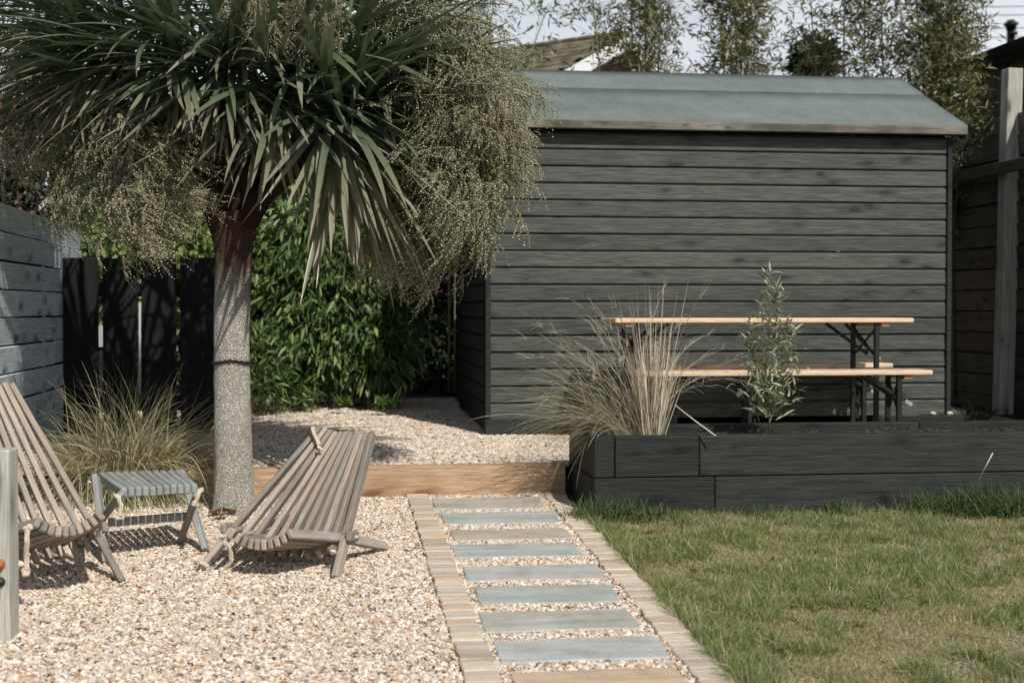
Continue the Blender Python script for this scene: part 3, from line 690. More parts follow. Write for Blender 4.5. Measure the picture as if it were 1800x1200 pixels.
# left-hand chair
TR2, FR2 = P(20, 674, 5.98), G(216, 1024); TL2 = TR2 + Rv*-.235 + Fv*-.10 - Zv*.01
FR2.z += .012; FL2 = FR2 + Rv*-.50 + Fv*-.20; FL2.z = gz(FL2.y)+.012
c2, CL2, CR2 = stick_chair('stick chair at the left edge, upright back cut by the frame, beside the grey post', TL2, TR2, FL2, FR2, .245,
    P(68, 918, 5.14), P(176, 905, 5.26), (G(-60, 985)+Vector((0, 0, .02)), G(140, 960)+Vector((0, 0, .02))), rears=(1,))
rope('rope', [P(49, 930, 5.08), P(47, 950, 5.06), P(46, 980, 5.08), P(47, 1000, 5.08)], .010, c2); knot(P(50, 928, 5.08), .016, c2)
knot(P(47, 1003, 5.08), .02, c2); knot(P(36, 992, 5.08), .018, c2); knot(P(172, 938, 5.35), .014, c2)
# stool
stl = thing('stick_stool', G(260, 960), 'low grey slatted folding stool between the two chairs, in front of the grass', 'stool')
A_, B_ = P(219, 866, 5.74), P(342, 858, 5.93); C_, D_ = P(178, 838, 6.12), P(312, 834, 6.25)
NS = 11
for i in range(NS):
    a = i/(NS-1); p0 = A_.lerp(B_, a) - Zv*random.uniform(0, .003); p1 = C_.lerp(D_, a) + Zv*random.uniform(0, .003)
    beam('slat', p0, p1, .0265, .040, Zv, M_stool, stl, .005)
gl = lambda x, y: G(x, y) + Vector((0, 0, .012))
la_, lb_ = P(168, 836, 6.06), gl(188, 994)
acs = (B_-A_).normalized()
beam('leg', la_, lb_, .024, .044, Fv, M_stool, stl)
beam('leg', P(212, 868, 5.72), gl(150, 958), .024, .044, Fv, M_stool, stl)
beam('leg', P(320, 829, 6.30), gl(362, 972), .024, .044, Fv, M_stool, stl)
beam('leg', P(347, 866, 5.93), gl(317, 956), .024, .044, Fv, M_stool, stl)
beam('crossbar', P(190, 918, 5.95), P(338, 906, 6.08), .022, .035, Zv, M_stool, stl)
rope('rope', [P(208, 872, 5.70), P(213, 888, 5.69), P(210, 906, 5.69)], .009, stl); knot(P(209, 908, 5.69), .016, stl); knot(P(207, 871, 5.7), .012, stl)
rope('rope', [P(352, 860, 5.92), P(348, 872, 5.90), P(342, 884, 5.9)], .009, stl); knot(P(343, 886, 5.9), .015, stl); knot(P(353, 861, 5.92), .012, stl)
knot(P(160, 846, 6.05), .013, stl)
pts = np.array([tuple(P(random.gauss(238, 9), random.gauss(856, 3), 5.86)+Zv*0) for _ in range(28)]); pts[:, 2] = P(238, 856, 5.86).z+.004
tag(pebble_object('stool_pebbles', pts, .005, 77), kind='stuff')

# ------------------------------------------------------------------ CABBAGE PALM
tb = G(411, 905); TD = 6.9
tree = thing('cordyline_tree', tb, 'cabbage palm with pale corky trunk and broad shaggy crown of sword leaves', 'tree')
zs = [905, 860, 800, 700, 600, 500, 440, 400, 372]; xs = [412, 411, 410, 408, 407, 409, 411, 410, 405]; hw = [40, 35, 33, 31.5, 31, 31, 33, 36, 40]
pts = []; rad = []
for i in range(len(zs)-1):
    for k in range(10):
        t = k/10; y = zs[i]*(1-t)+zs[i+1]*t; x = xs[i]*(1-t)+xs[i+1]*t; h = hw[i]*(1-t)+hw[i+1]*t
        pts.append(P(x, y, TD)-Vector(tb)); rad.append(h*TD/FOC)
V, F = tube_vf(pts, rad, 56)
cen = np.repeat(np.array([tuple(p) for p in pts]), 56, 0); dr = V-cen; an = np.arctan2(dr[:, 1], dr[:, 0])
nz_ = vnoise(an*6+40, V[:, 2]*14+9, 1., 31)-.5 + .6*(vnoise(an*14+40, V[:, 2]*40+9, 1., 32)-.5)
V = cen + dr*(1+.05*nz_)[:, None]
V[:56, 2] -= .04
np_mesh('trunk', V, F, M_bark, smooth=True, parent=tree, M=T(tb))
fork = P(405, 385, TD)
brs = [(330, 250, 6.75), (400, 180, 6.7), (470, 260, 6.8), (585, 230, 6.75), (500, 120, 7.1), (250, 170, 7.05), (380, 60, 7.1), (640, 150, 7.05)]
for x, y, d in brs:
    e = P(x, y, d); mid = fork.lerp(e, .45) + Rv*random.uniform(-.04, .04) + Zv*(-.05 if abs(x-405) > 120 else 0)
    tube('branch', [fork-Zv*.12, fork.lerp(mid, .5), mid, mid.lerp(e, .5), e], [.075, .06, .05, .048, .055], M_branch, tree, 12)
# leaf meshes
lvar = {}
for e in (75, 55, 35, 15, -5, -25, -45, -65):
    for q in range(3):
        r = np.random.default_rng(e*10+q+900); L = .86*r.uniform(.85, 1.12)
        bend = (.3, .62, 1.1)[q]*r.uniform(.8, 1.2)*(1 if e > 0 else .55)
        el = math.radians(e); n = 9
        prof_ = [.45, .62, .8, .93, 1, .98, .86, .66, .38, .03]
        col = {0: (.12, .18, .09), 1: (.19, .245, .145), 2: (.065, .11, .06)}[q]
        tip = (.14, .15, .09) if e > -20 else ((.24, .21, .15) if q else (.36, .29, .24))
        if e <= -45: col = (.16, .19, .10)
        V, F, c = strips([(0, 0, 0)], [(math.cos(el), 0, math.sin(el))], L, .034, bend, n, prof_, col, tip, fold=.13, flat=.001, rng=r, curl=np.array([[0, r.normal(0, .18), 0]]))
        lvar[(e, q)] = np_mesh('leaf', V, F, M_cord, c, smooth=True, do_link=False)
heads = [(400, 125, 6.68, 120, .8), (320, 95, 6.7, 110, .9), (480, 165, 6.7, 120, .95), (585, 185, 6.65, 130, 1.05), (540, 90, 6.8, 90, 1), (225, 90, 6.8, 110, .95), (420, 30, 6.85, 80, 1), (630, 70, 6.95, 100, 1.), (290, -10, 6.95, 80, 1), (560, -20, 7.05, 70, 1), (150, 50, 7.0, 60, .9), (480, -90, 7.1, 50, 1), (350, 150, 6.9, 80, .75), (520, 150, 7.0, 80, .9), (150, 110, 6.7, 50, .8), (610, 240, 6.75, 90, .95), (650, 190, 6.8, 34, .8)]
leaves = []
CC = P(425, 150, 7.0)
for hx, hy, hd, n, hs in heads:
    hc = P(hx, hy, hd+.18)
    n = int(n*1.3)
    for i in range(n):
        t = (i+.5)/n; e = 72 - 138*t**.7 + random.gauss(0, 9); az = i*2.39996 + random.gauss(0, .2)
        ek = min((75, 55, 35, 15, -5, -25, -45, -65), key=lambda q: abs(q-e))
        od = hc - CC; od.z = 0; ol = od.length
        if ol > .12 and random.random() < min(.85, ol*2.2) and (math.cos(az)*od.x+math.sin(az)*od.y)/ol < .15:
            az = math.atan2(od.y, od.x) + random.gauss(0, .75)
        base = hc + Zv*(.10*(1-t)-.12*t) + Vector((math.cos(az), math.sin(az), 0))*.03
        s = hs*random.uniform(.8, 1.12)*(.8 if e > 50 else (1.05 if e > -30 else (.92 if hx > 560 else .68)))
        leaves.append((base, az, ek, random.randrange(3), s, math.radians(random.gauss(0, 14)), math.radians((e-ek))))
# those nearest the viewer are parts, the rest one mass
leaves.sort(key=lambda l: (l[0]+Vector((math.cos(l[1]), math.sin(l[1]), 0))*.4).dot(Fv))
A = Acc()
for i, (b, az, ek, q, s, roll, de) in enumerate(leaves):
    Mx = T(b) @ Matrix.Rotation(az, 4, 'Z') @ Matrix.Rotation(-de, 4, 'Y') @ Matrix.Rotation(roll, 4, 'X') @ Matrix.Scale(s, 4)
    me = lvar[(ek, q)]
    if i < 295: link(bpy.data.objects.new('leaf', me), Mx, tree)
    else:
        nv_ = len(me.vertices); v = np.empty(nv_*3, np.float32); me.vertices.foreach_get('co', v); v = v.reshape(-1, 3)
        Mn = np.array(Mx); v = v @ Mn[:3, :3].T + Mn[:3, 3]
        f = np.empty(len(me.loops), np.int32); me.loops.foreach_get('vertex_index', f)
        cc = np.empty(nv_*4, np.float32); me.attributes['col'].data.foreach_get('color', cc); A.add(v, f.reshape(-1, 4), cc.reshape(-1, 4)[:, :3]*random.uniform(.8, 1.2))
tag(A.mesh('leaf_mass', M_cord, parent=tree, smooth=True), kind='stuff')
# flower panicles
OCT = np.array([(1, 0, 0), (-1, 0, 0), (0, 1, 0), (0, -1, 0), (0, 0, 1), (0, 0, -1)], float)
OF = np.array([(0, 2, 4), (2, 1, 4), (1, 3, 4), (3, 0, 4), (2, 0, 5), (1, 2, 5), (3, 1, 5), (0, 3, 5)])
def panicle_mesh(seed, L=.62, tone=(.36, .33, .22)):
    r = np.random.default_rng(seed); A = Acc(); main = []; p = np.zeros(3); d = np.array([1., 0, .15]); n = 14
    for k in range(n): main.append((p.copy(), d.copy())); p = p+d*L/n; d = nrm(d+np.array([0, r.normal(0, .03), -.06]))
    sb_, sd_, sl_ = [], [], []
    for k in range(42):
        i = int(r.uniform(1, n)); q, dd = main[i]; sdir = nrm(dd*r.uniform(.5, 1.1)+r.normal(0, .7, 3)); ln = r.uniform(.14, .30)*(1.15-.5*i/n); sb_.append(q); sd_.append(sdir); sl_.append(ln)
    base = [m[0] for m in main]; dr_ = [m[1] for m in main]
    V, F, c = strips(np.array(base), np.array(dr_), L/n*1.02, .008, 0, 1, [1, 1], (.12, .12, .07)); A.add(V, F, c)
    beads = []
    B2, D2, L2 = [], [], []
    for q, dd, ln in zip(sb_, sd_, sl_):
        pp_ = q.copy(); d2 = dd.copy(); m = 10
        for k in range(m):
            pp_ = pp_+d2*ln/m; d2 = nrm(d2+np.array([0, 0, -.09])+r.normal(0, .04, 3))
            if k > 1:
                for _ in range(1): B2.append(pp_.copy()); D2.append(nrm(d2*1.1+r.normal(0, .6, 3))); L2.append(r.uniform(.05, .125))
    V, F, c = strips(np.array(sb_), np.array(sd_), np.array(sl_), .004, .9, 6, [1]*7, (.14, .125, .08)); A.add(V, F, c)
    V, F, c = strips(np.array(B2), np.array(D2), np.array(L2), .0025, 1.3, 4, [1]*5, (.17, .15, .10)); A.add(V, F, c)
    for b, d2, ln in zip(B2, D2, L2):
        for k in range(int(ln/.0085)):
            q_ = (k+1)*.0085; dn_ = d2*q_+np.array([0, 0, -.62*q_*q_/ln]); beads.append(b+dn_*(.93 if q_ > .05 else 1)+r.normal(0, .0021, 3))
    beads = np.array(beads); nb_ = len(beads); rad_ = r.uniform(.0028, .0052, nb_)
    V = (beads[:, None, :]+OCT[None]*rad_[:, None, None]).reshape(-1, 3); F = (np.arange(nb_)[:, None, None]*6+OF[None]).reshape(-1, 3)
    cc = np.array(tone)*r.uniform(.6, 1.45, (nb_, 1)); br = r.random(nb_) < .12; cc[br] = (.62, .58, .44); c = np.repeat(cc, 6, 0)
    A.add(V, F, c); return A.mesh('flower_panicle', M_berry, do_link=False)
pm = [panicle_mesh(s, tone=t) for s, t in ((1, (.37, .36, .21)), (2, (.33, .325, .17)), (3, (.30, .32, .18)), (4, (.40, .37, .24)))]
pan = [ # base px,py,d -> towards px,py,d, scale
 (330, 190, 6.7, 190, 330, 6.5, 1.0), (310, 210, 6.8, 240, 400, 6.6, .95), (280, 180, 6.9, 110, 300, 6.8, 1.0), (250, 190, 6.9, 150, 400, 6.9, .9), (330, 210, 6.6, 290, 360, 6.45, .8), (240, 170, 7, 60, 330, 7.0, 1.),
 (200, 60, 7.0, 20, 60, 6.9, 1.), (180, 90, 7.1, -10, 160, 7.1, 1.), (190, 20, 7.2, 30, -20, 7.1, 1.), (160, 100, 7.2, 20, 260, 7.2, .9),
 (470, -30, 6.6, 480, 60, 6.3, .85), (500, -40, 6.6, 550, 60, 6.35, .85), (440, -40, 6.7, 400, 40, 6.35, .7), (560, -30, 6.7, 610, 50, 6.45, .8),
 (640, 30, 7.0, 760, 30, 6.9, .95), (650, 60, 7.1, 790, 90, 7.0, .95),
 (700, 150, 6.9, 850, 200, 6.8, 1.), (700, 180, 6.85, 860, 280, 6.75, 1.05), (690, 130, 7.0, 850, 130, 6.95, .95), (710, 200, 6.8, 840, 340, 6.7, 1.0), (720, 160, 7.0, 900, 240, 6.95, 1.), (720, 170, 6.7, 880, 220, 6.6, .8), (740, 210, 6.9, 880, 320, 6.9, .85),
 (690, 260, 7.1, 770, 430, 7.1, 1.), (700, 280, 7.0, 740, 500, 7.05, .9), (720, 260, 7.2, 820, 430, 7.2, .9), (660, 280, 7.2, 700, 440, 7.25, .9), (740, 280, 7.1, 790, 480, 7.1, .8), (700, 100, 7.2, 820, 60, 7.3, .8),
 (260, 230, 6.6, 200, 400, 6.5, .9), (220, 230, 6.8, 120, 400, 6.8, .9), (300, 220, 6.7, 250, 340, 6.5, 1.), (200, 200, 6.8, 60, 390, 6.9, 1.), (150, 30, 7.0, -20, 100, 6.9, 1.), (120, 120, 7.1, -20, 220, 7.0, 1.), (170, 140, 7.0, 30, 230, 6.9, .9),
 (740, 150, 6.8, 900, 170, 6.7, .8), (760, 180, 6.8, 940, 300, 6.8, .75), (700, 220, 6.75, 810, 320, 6.6, 1.), (690, 90, 6.9, 800, 130, 6.8, 1.), (760, 240, 7.0, 860, 400, 7.1, .9), (620, 20, 6.9, 720, 10, 6.8, 1.), (520, -60, 6.5, 560, 40, 6.3, .9), (430, -60, 6.6, 450, 40, 6.3, .9), (740, 120, 7.1, 880, 120, 7.1, .9)]
for i, (x, y, d, x2, y2, d2, s) in enumerate(pan):
    lw = 45 if (x2 < 320 and y2 > 280) else 0
    if x2 > 740: d -= .2; d2 -= .25; x2 += 12
    if y2 < 100 and 380 < x2 < 640: s *= .8; y -= 25; y2 -= 25
    a = P(x, y-lw*.5, d+.12); b = P(x2, y2-lw, d2+.15); X = (b-a).normalized(); s *= 1.1; Y = Zv.cross(X).normalized(); Z = X.cross(Y)
    link(bpy.data.objects.new('flower_panicle', pm[i % 4]), axes(X, Y, Z, a) @ Matrix.Rotation(random.uniform(-.5, .5), 4, 'X') @ Matrix.Scale(s, 4), tree)
# black cord of beads tied round the trunk
cz = P(408, 636, TD); bm = bmesh.new(); rr = 31.8*TD/FOC+.004
for k in range(44):
    an = 2*math.pi*k/44
    bmesh.ops.create_icosphere(bm, subdivisions=1, radius=.0085, matrix=T((rr*math.cos(an), rr*math.sin(an), .006*math.sin(an*3)+.004*(k % 2))))
me = bpy.data.meshes.new('beaded_cord'); bm.to_mesh(me); bm.free(); me.materials.append(M_steel)
tag(link(bpy.data.objects.new('beaded_cord', me), T(cz)), 'black knotted cord tied round the pale palm trunk', 'cord')
M_dead = plain('dead_leaf', (.27, .15, .09), .8, .2, .35, 20)
dl = [(385, 897, 'crumpled rust brown dead leaf lying highest at the foot of the trunk'), (391, 914, 'curled orange brown dead leaf lying lowest beside the right chair front'), (404, 908, 'brown dead leaf lying at the front of the trunk foot'), (378, 908, 'dark brown dead leaf lying left of the trunk foot')]
for i, (x, y, lb) in enumerate(dl):
    p = G(x, y); r = np.random.default_rng(i+50); n = 7; V = []; 
    for a in range(n):
        for b in range(n):
            s, t = a/(n-1)*2-1, b/(n-1)*2-1; wv = math.sqrt(max(0, 1-s*s))*.7
            V.append((s*.038, t*wv*.034, .012+.022*(vnoise(s*2+i*3+9, t*2+9, 1.3, i))+.018*t*t))
    F = [(a*n+b, a*n+b+1, (a+1)*n+b+1, (a+1)*n+b) for a in range(n-1) for b in range(n-1)]
    tag(np_mesh('dead_leaf', V, np.array(F), M_dead, smooth=True, M=T(p) @ Matrix.Rotation(i*1.3, 4, 'Z')), lb, 'leaf', 'dead leaves at the foot of the palm')

# ------------------------------------------------------------------ GRASSES
def jit(c, n, s, r): return np.clip(np.asarray(c)*r.uniform(1-s, 1+s, (n, 1)), 0, 1)
# clump behind stool
r = np.random.default_rng(21); n = 3400; cb = G(215, 885); cb = np.array(cb)+np.array([0, .25, 0])
ang = r.uniform(0, 6.28, n); rad_ = r.uniform(0, .20, n); base = cb+np.stack([rad_*np.cos(ang)*1.5, rad_*np.sin(ang), np.zeros(n)], 1); base[:, 2] = gz(base[:, 1])-.01
el = r.uniform(.5, 1.45, n); d = np.stack([np.cos(ang)*np.cos(el), np.sin(ang)*np.cos(el), np.sin(el)], 1); d += r.normal(0, .36, d.shape)*np.array([1, 1, .6]); d[:, 0] += .12
pal = np.array([(.26, .24, .12), (.38, .33, .19), (.15, .17, .075), (.52, .46, .31), (.09, .105, .05)]); col = pal[r.choice(5, n, p=[.28, .26, .18, .18, .10])]*r.uniform(.8, 1.2, (n, 1))
V, F, c = strips(base, d, r.uniform(.34, .78, n), r.uniform(.003, .0062, n), r.uniform(.8, 3.6, n), 9, [1, 1, 1, .95, .9, .8, .7, .5, .3, .05], col, col*1.5+.04, rng=r)
cl = thing('ornamental_grass', tuple(cb), 'big arching clump of olive and straw grass behind the slatted stool', 'plant')
np_mesh('blades', V, F, M_grass, c, parent=cl)
tag(bpy.data.objects['blades'], kind='stuff')
# dry grass in bed
def bedp(px, v=None): v = v or BV0+.32; return np.array([Upx(px, v), v, ZB-.03])
r = np.random.default_rng(22)
dg = thing('dry_grass', bedp(1143), 'tall pale straw clump with upright dead stems in the raised bed', 'plant')
n = 300; off = np.clip(r.normal(0, .028, n), -.065, .065); base = bedp(1143)+np.stack([off, r.normal(0, .03, n), np.zeros(n)], 1)
lean = off*4.2+r.normal(0, .075, n)-.03; d = np.stack([lean, r.normal(0, .12, n), np.ones(n)], 1)
L = np.where(r.random(n) < .07, r.uniform(.6, .88, n), r.triangular(.2, .3, .66, n))*(1-.15*np.abs(lean)); col = pal_ = np.array([(.58, .50, .37), (.50, .44, .32), (.40, .33, .22), (.62, .57, .46)])[r.choice(4, n)]
V, F, c = strips(base, d, L, r.uniform(.003, .0055, n), r.uniform(-.05, .16, n), 5, [1, 1, .9, .8, .6, .15], col, col*1.1, rng=r); A = Acc(); A.add(V, F, c)
# arching feathery stems
n = 32; base = bedp(1143)+np.stack([r.normal(-.02, .03, n), r.normal(0, .03, n), np.zeros(n)], 1)
sgn = np.where(r.random(n) < .62, -1, 1)
d = np.stack([sgn*r.uniform(.10, .62, n), r.normal(0, .2, n), np.ones(n)], 1)
L = r.uniform(.55, .88, n); col = np.array([(.46, .41, .30)]*n)
V, F, c = strips(base, d, L, .003, r.uniform(.7, 1.9, n), 10, [1]*10+[.2], col, col, rng=r); A.add(V, F, c)
Vr = V.reshape(n, 11, 2, 3).mean(2); hb, hd = [], []
for i in range(n):
    for k in range(5, 11):
        for q in range(5): hb.append(Vr[i, min(k, 10)]+r.normal(0, .004, 3)); t = Vr[i, min(k, 10)]-Vr[i, k-1]; hd.append(nrm(nrm(t)+r.normal(0, .35, 3)))
hb, hd = np.array(hb), np.array(hd); m = len(hb)
V, F, c = strips(hb, hd, r.uniform(.04, .11, m), .0014, .5, 3, [1, 1, .8, .1], (.50, .46, .35), (.58, .54, .44), rng=r); A.add(V, F, c)
tag(A.mesh('stems', M_dry, parent=dg), kind='stuff')
# feather grass, low and hanging to the left
r = np.random.default_rng(23); fg = thing('feather_grass', bedp(1085), 'low feathery grass spilling left over the corner of the raised bed', 'plant')
n = 640; A = Acc(); base = bedp(1088)+np.stack([r.normal(0, .05, n), r.normal(0, .06, n), np.zeros(n)], 1)
d = np.stack([r.normal(-.75, .42, n), r.normal(.1, .35, n), r.uniform(.25, 1.25, n)], 1); L = r.uniform(.2, .7, n)
col = np.array([(.20, .19, .11), (.30, .27, .17), (.42, .38, .27), (.13, .13, .07)])[r.choice(4, n)]
V, F, c = strips(base, d, L, .0017, r.uniform(.6, 2.4, n), 8, [1]*8+[.1], col, col*1.7+.05, rng=r); A.add(V, F, c)
tag(A.mesh('blades', M_grass, parent=fg), kind='stuff')
# a single leaning straw
sw = tube('dry_straw', [P(1187, 712, 6.9), P(1220, 738, 6.88), P(1258, 766, 6.84)], [.0025, .003, .004], M_rope); tag(sw, 'single pale dry straw leaning on the front edge of the raised bed', 'straw')
# young bamboo in bed
r = np.random.default_rng(24); yb = thing('young_bamboo', bedp(1353), 'young leafy bamboo with grey green narrow leaves in the raised bed', 'plant')
b0 = Vector(bedp(1353)); stems = [(1352, 470), (1385, 560), (1320, 570), (1340, 520), (1368, 500), (1390, 620), (1322, 640)]; lb, ld = [], []
for i, (x, y) in enumerate(stems):
    e = PV(x, y, b0.y+random.uniform(-.08, .08)); s0 = b0+Zv*(.0 if i == 0 else random.uniform(.05, .16)); mid = s0.lerp(e, .5)+Rv*((x-1353)*.00042)
    tube('stem', [s0, s0.lerp(mid, .5)+Rv*.004, mid, mid.lerp(e, .55), e], [.0045, .004, .003, .0025, .0012], M_culm, yb, 6)
    for k in range(165):
        t = r.uniform(.12, 1); p = (s0.lerp(mid, t*2) if t < .5 else mid.lerp(e, t*2-1)); w_ = .085*math.sin(min(1, t*1.15)*math.pi*.86+.25)
        lb.append(np.array(p)+r.normal(0, max(.014, w_*.6), 3)); ld.append(nrm(np.array([r.normal(0, .7), r.normal(0, .6), r.uniform(-.2, 1.0)])))
lb, ld = np.array(lb), np.array(ld); m = len(lb); col = np.array([(.30, .33, .20), (.22, .26, .14), (.40, .42, .28), (.15, .18, .09)])[r.choice(4, m)]
V, F, c = strips(lb, ld, r.uniform(.035, .075, m), r.uniform(.007, .012, m), r.uniform(.2, .9, m), 3, [.4, 1, .75, .05], col, col*1.1, fold=.1, rng=r)
tag(np_mesh('foliage', V, F, M_leaf, c, parent=yb), kind='stuff')
# sprigs in bed and at foot of the shed
def tuft(name, px, py, n, L, label, seed, pal_, at=None, bend=1.2, wdt=.006, spread=.05, cat='plant'):
    r = np.random.default_rng(seed); p = np.array(at if at is not None else (Upx(px, BV0-.05), BV0-.05, gz(BV0-.05))); t = thing(name, tuple(p), label, cat)
    ang = r.uniform(0, 6.28, n); base = p+np.stack([r.normal(0, spread, n), r.normal(0, spread*.7, n), np.zeros(n)-.01], 1); el = r.uniform(.5, 1.4, n)
    col = np.array(pal_)[r.choice(len(pal_), n)]*r.uniform(.8, 1.2, (n, 1))
    V, F, c = strips(base, np.stack([np.cos(ang)*np.cos(el), np.sin(ang)*np.cos(el), np.sin(el)], 1), r.uniform(L*.5, L, n), wdt, r.uniform(bend*.4, bend*1.5, n), 6, [.8, 1, 1, .8, .55, .3, .03], col, col*1.25, rng=r)
    tag(np_mesh('blades', V, F, M_grass, c, parent=t), kind='stuff'); return t
gp = [(.07, .11, .04), (.10, .14, .05), (.05, .08, .03), (.14, .16, .07)]
tuft('grass_tuft', 1075, 900, 900, .17, 'lush green tuft at the left corner of the raised bed beside the path', 31, gp, bend=.9, wdt=.004, spread=.085, cat='grass')
tuft('grass_tuft', 1150, 893, 500, .11, 'short green tuft under the left joint of the black sleepers', 32, gp, bend=.9, wdt=.004, spread=.07, cat='grass')
tuft('grass_tuft', 1345, 896, 260, .10, 'small grass tuft below the young bamboo', 33, gp+[(.2, .19, .1)], bend=.9, wdt=.004, spread=.06, cat='grass')
tuft('grass_tuft', 1475, 893, 300, .12, 'mid sized tuft against the middle of the black sleepers', 34, gp, bend=.8, wdt=.004, spread=.04, cat='grass')
tuft('grass_tuft', 1640, 892, 700, .17, 'spiky green tuft against the sleepers towards the right', 35, gp, bend=1., wdt=.004, spread=.07, cat='grass')
tuft('grass_tuft', 1740, 892, 1300, .21, 'tall dark green tuft at the right end of the raised bed', 36, gp, bend=1.2, wdt=.0045, spread=.12, cat='grass')
tuft('grass_tuft', 1810, 905, 900, .21, 'tall green tuft cut off by the right edge of the picture', 37, gp, bend=1.2, wdt=.0045, spread=.10, cat='grass')
tube_ = tube('seed_stalk', [G(1725, 880), P(1722, 840, 6.7), P(1745, 796, 6.66)], [.0016, .0016, .0034], M_rope, None, 5); tag(tube_, 'thin pale seed stalk rising above the right grass tufts', 'grass')

# lawn blades
r = np.random.default_rng(41); n = 340000; u = r.uniform(uR-.005, 3.6, n); v = 4.0+(BV0-4.0+.01)*r.random(n)
kp = inframe(np.stack([u, v, v], 1), 20); u, v = u[kp], v[kp]; n = len(u)
gn = .5+(vnoise(u, v, 2.9, 51)*.4+vnoise(u, v, 7.5, 52)*.6-.5)*1.35; dn = vnoise(u, v, 4.1, 53)*.35+vnoise(u, v, 9, 54)*.65
keep = r.random(n) < np.clip(1.7-2.0*np.clip(dn-.38, 0, 1)*2, .12, 1); u, v, gn, dn = u[keep], v[keep], gn[keep], dn[keep]; n = len(u)
edge = np.clip(1-(u-uR)/.16, 0, 1); green = np.clip((gn-.42)*3.2+.5+edge*.7, 0, 1)
A1 = np.array([.38, .335, .16]); A2 = np.array([.145, .205, .058]); mixf = (green[:, None]*.62+r.random((n, 1))*.38).clip(0, 1); col = A1*(1-mixf)+A2*mixf
st_ = r.random(n) < .16; col[st_] = np.array([.60, .53, .38])*r.uniform(.7, 1.1, (st_.sum(), 1)); col *= r.uniform(.7, 1.25, (n, 1))
h = (.012+.022*green)*(.6+.55*vnoise(u, v, 19, 58))*np.exp(r.normal(0, .32, n))*(1+.5*edge)
clump = vnoise(u, v, 16, 55)-.5; ang = r.uniform(0, 6.28, n); cang = vnoise(u, v, 5, 56)*12
d = np.stack([np.cos(ang)*.55+np.cos(cang)*.4, np.sin(ang)*.55+np.sin(cang)*.4, np.ones(n)*r.uniform(.35, 1.1, n)], 1)
V, F, c = strips(np.stack([u, v, gz(v)-.006], 1), d, h*1.3, r.uniform(.0015, .0026, n), r.uniform(.1, 1.1, n), 2, [1, .8, .06], col, col*1.2, rng=r, flat=1.)
tag(np_mesh('lawn_blades', V, F, M_grass, c), kind='stuff'); print('lawn blades', n)

# dry leaf litter blown over the gravel
r = np.random.default_rng(88); n = 420; lu = np.concatenate([r.uniform(U_FL+.3, 1.0, 300), r.uniform(U_FL+.2, uL-.05, 120)]); lv = np.concatenate([10.3-np.abs(r.normal(0, .8, 300)), r.uniform(4.4, 7.3, 120)])
lz = np.where(lv > VT+.1, tz(lv)+.006, gz(lv)+.008); an = r.uniform(0, 6.28, n); col = np.array([(.16, .09, .05), (.26, .18, .10), (.34, .27, .17), (.10, .07, .045)])[r.choice(4, n)]
V, F, c = strips(np.stack([lu, lv, lz], 1), np.stack([np.cos(an), np.sin(an), r.uniform(-.05, .25, n)], 1), r.uniform(.018, .06, n), r.uniform(.006, .014, n), r.uniform(0, .4, n), 3, [.3, 1, .8, .05], col, col, rng=r, flat=.4)
tag(np_mesh('leaf_litter', V, F, M_dry, c), kind='stuff')
r = np.random.default_rng(92); B_, D_ = [], []
for _ in range(46):
    u = r.uniform(uR+.1, 2.6); v = r.uniform(4.3, BV0-.15); k = r.integers(5, 9)
    for q in range(k):
        a = q*6.283/k+r.uniform(-.3, .3); B_.append((u, v, gz(v)+.006)); D_.append((math.cos(a), math.sin(a), r.uniform(.25, .9)))
m = len(B_); col = np.array([(.10, .15, .045), (.14, .19, .07), (.17, .17, .08)])[r.choice(3, m)]
V, F, c = strips(np.array(B_), np.array(D_), r.uniform(.02, .05, m), r.uniform(.007, .013, m), .9, 3, [.5, 1, .8, .08], col, col, rng=r); tag(np_mesh('lawn_weeds', V, F, M_grass, c), kind='stuff')
# ------------------------------------------------------------------ BUSHES
def leaf_cloud(r, blobs, n, L, W, droop, pal_, fold=.08, nseg=3, shell=(.55, 1.02), clump=7, bend=(.2, .8), sp=.05, prof_=(.35, 1, .75, .04)):
    blobs = [(np.array(c), np.array(s)) for c, s in blobs]; wts = np.array([s[0]*s[2]+s[1]*s[2] for _, s in blobs]); k = r.choice(len(blobs), n//clump, p=wts/wts.sum())
    D = nrm(r.normal(0, 1, (n//clump, 3))); rad_ = r.uniform(*shell, (n//clump, 1)); cc = np.array([blobs[i][0] for i in k]); ss = np.array([blobs[i][1] for i in k])
    pc_ = cc+D*ss*rad_; tone = r.uniform(.6, 1.3, (len(pc_), 1)); pi = r.choice(len(pal_), len(pc_))
    p = np.repeat(pc_, clump, 0)+r.normal(0, sp, (len(pc_)*clump, 3)); out = np.repeat(D, clump, 0); m = len(p)
    d = nrm(out*.6+r.normal(0, .5, (m, 3))+np.array([0, 0, -droop])); col = np.repeat(np.array(pal_)[pi]*tone, clump, 0)*r.uniform(.75, 1.3, (m, 1))
    return strips(p, d, L*r.uniform(.6, 1.2, m), W*r.uniform(.7, 1.2, m), r.uniform(*bend, m), nseg, list(prof_), col, col*1.1, fold=fold, rng=r, flat=1.)
r = np.random.default_rng(61)
def PB(px, py, d): return tuple(P(px, py, d))
mb = thing('evergreen_shrub', P(590, 715, 10.6), 'big glossy shrub of narrow drooping leaves between palm trunk and shed', 'shrub')
bl = [(PB(600, 560, 10.9), (.62, .45, .62)), (PB(560, 430, 11.0), (.55, .4, .5)), (PB(660, 620, 10.8), (.35, .35, .35)), (PB(500, 640, 11.0), (.3, .3, .4)), (PB(650, 470, 11.0), (.4, .35, .5)), (PB(500, 400, 11.2), (.35, .35, .4)), (PB(560, 320, 11.3), (.5, .4, .4))]
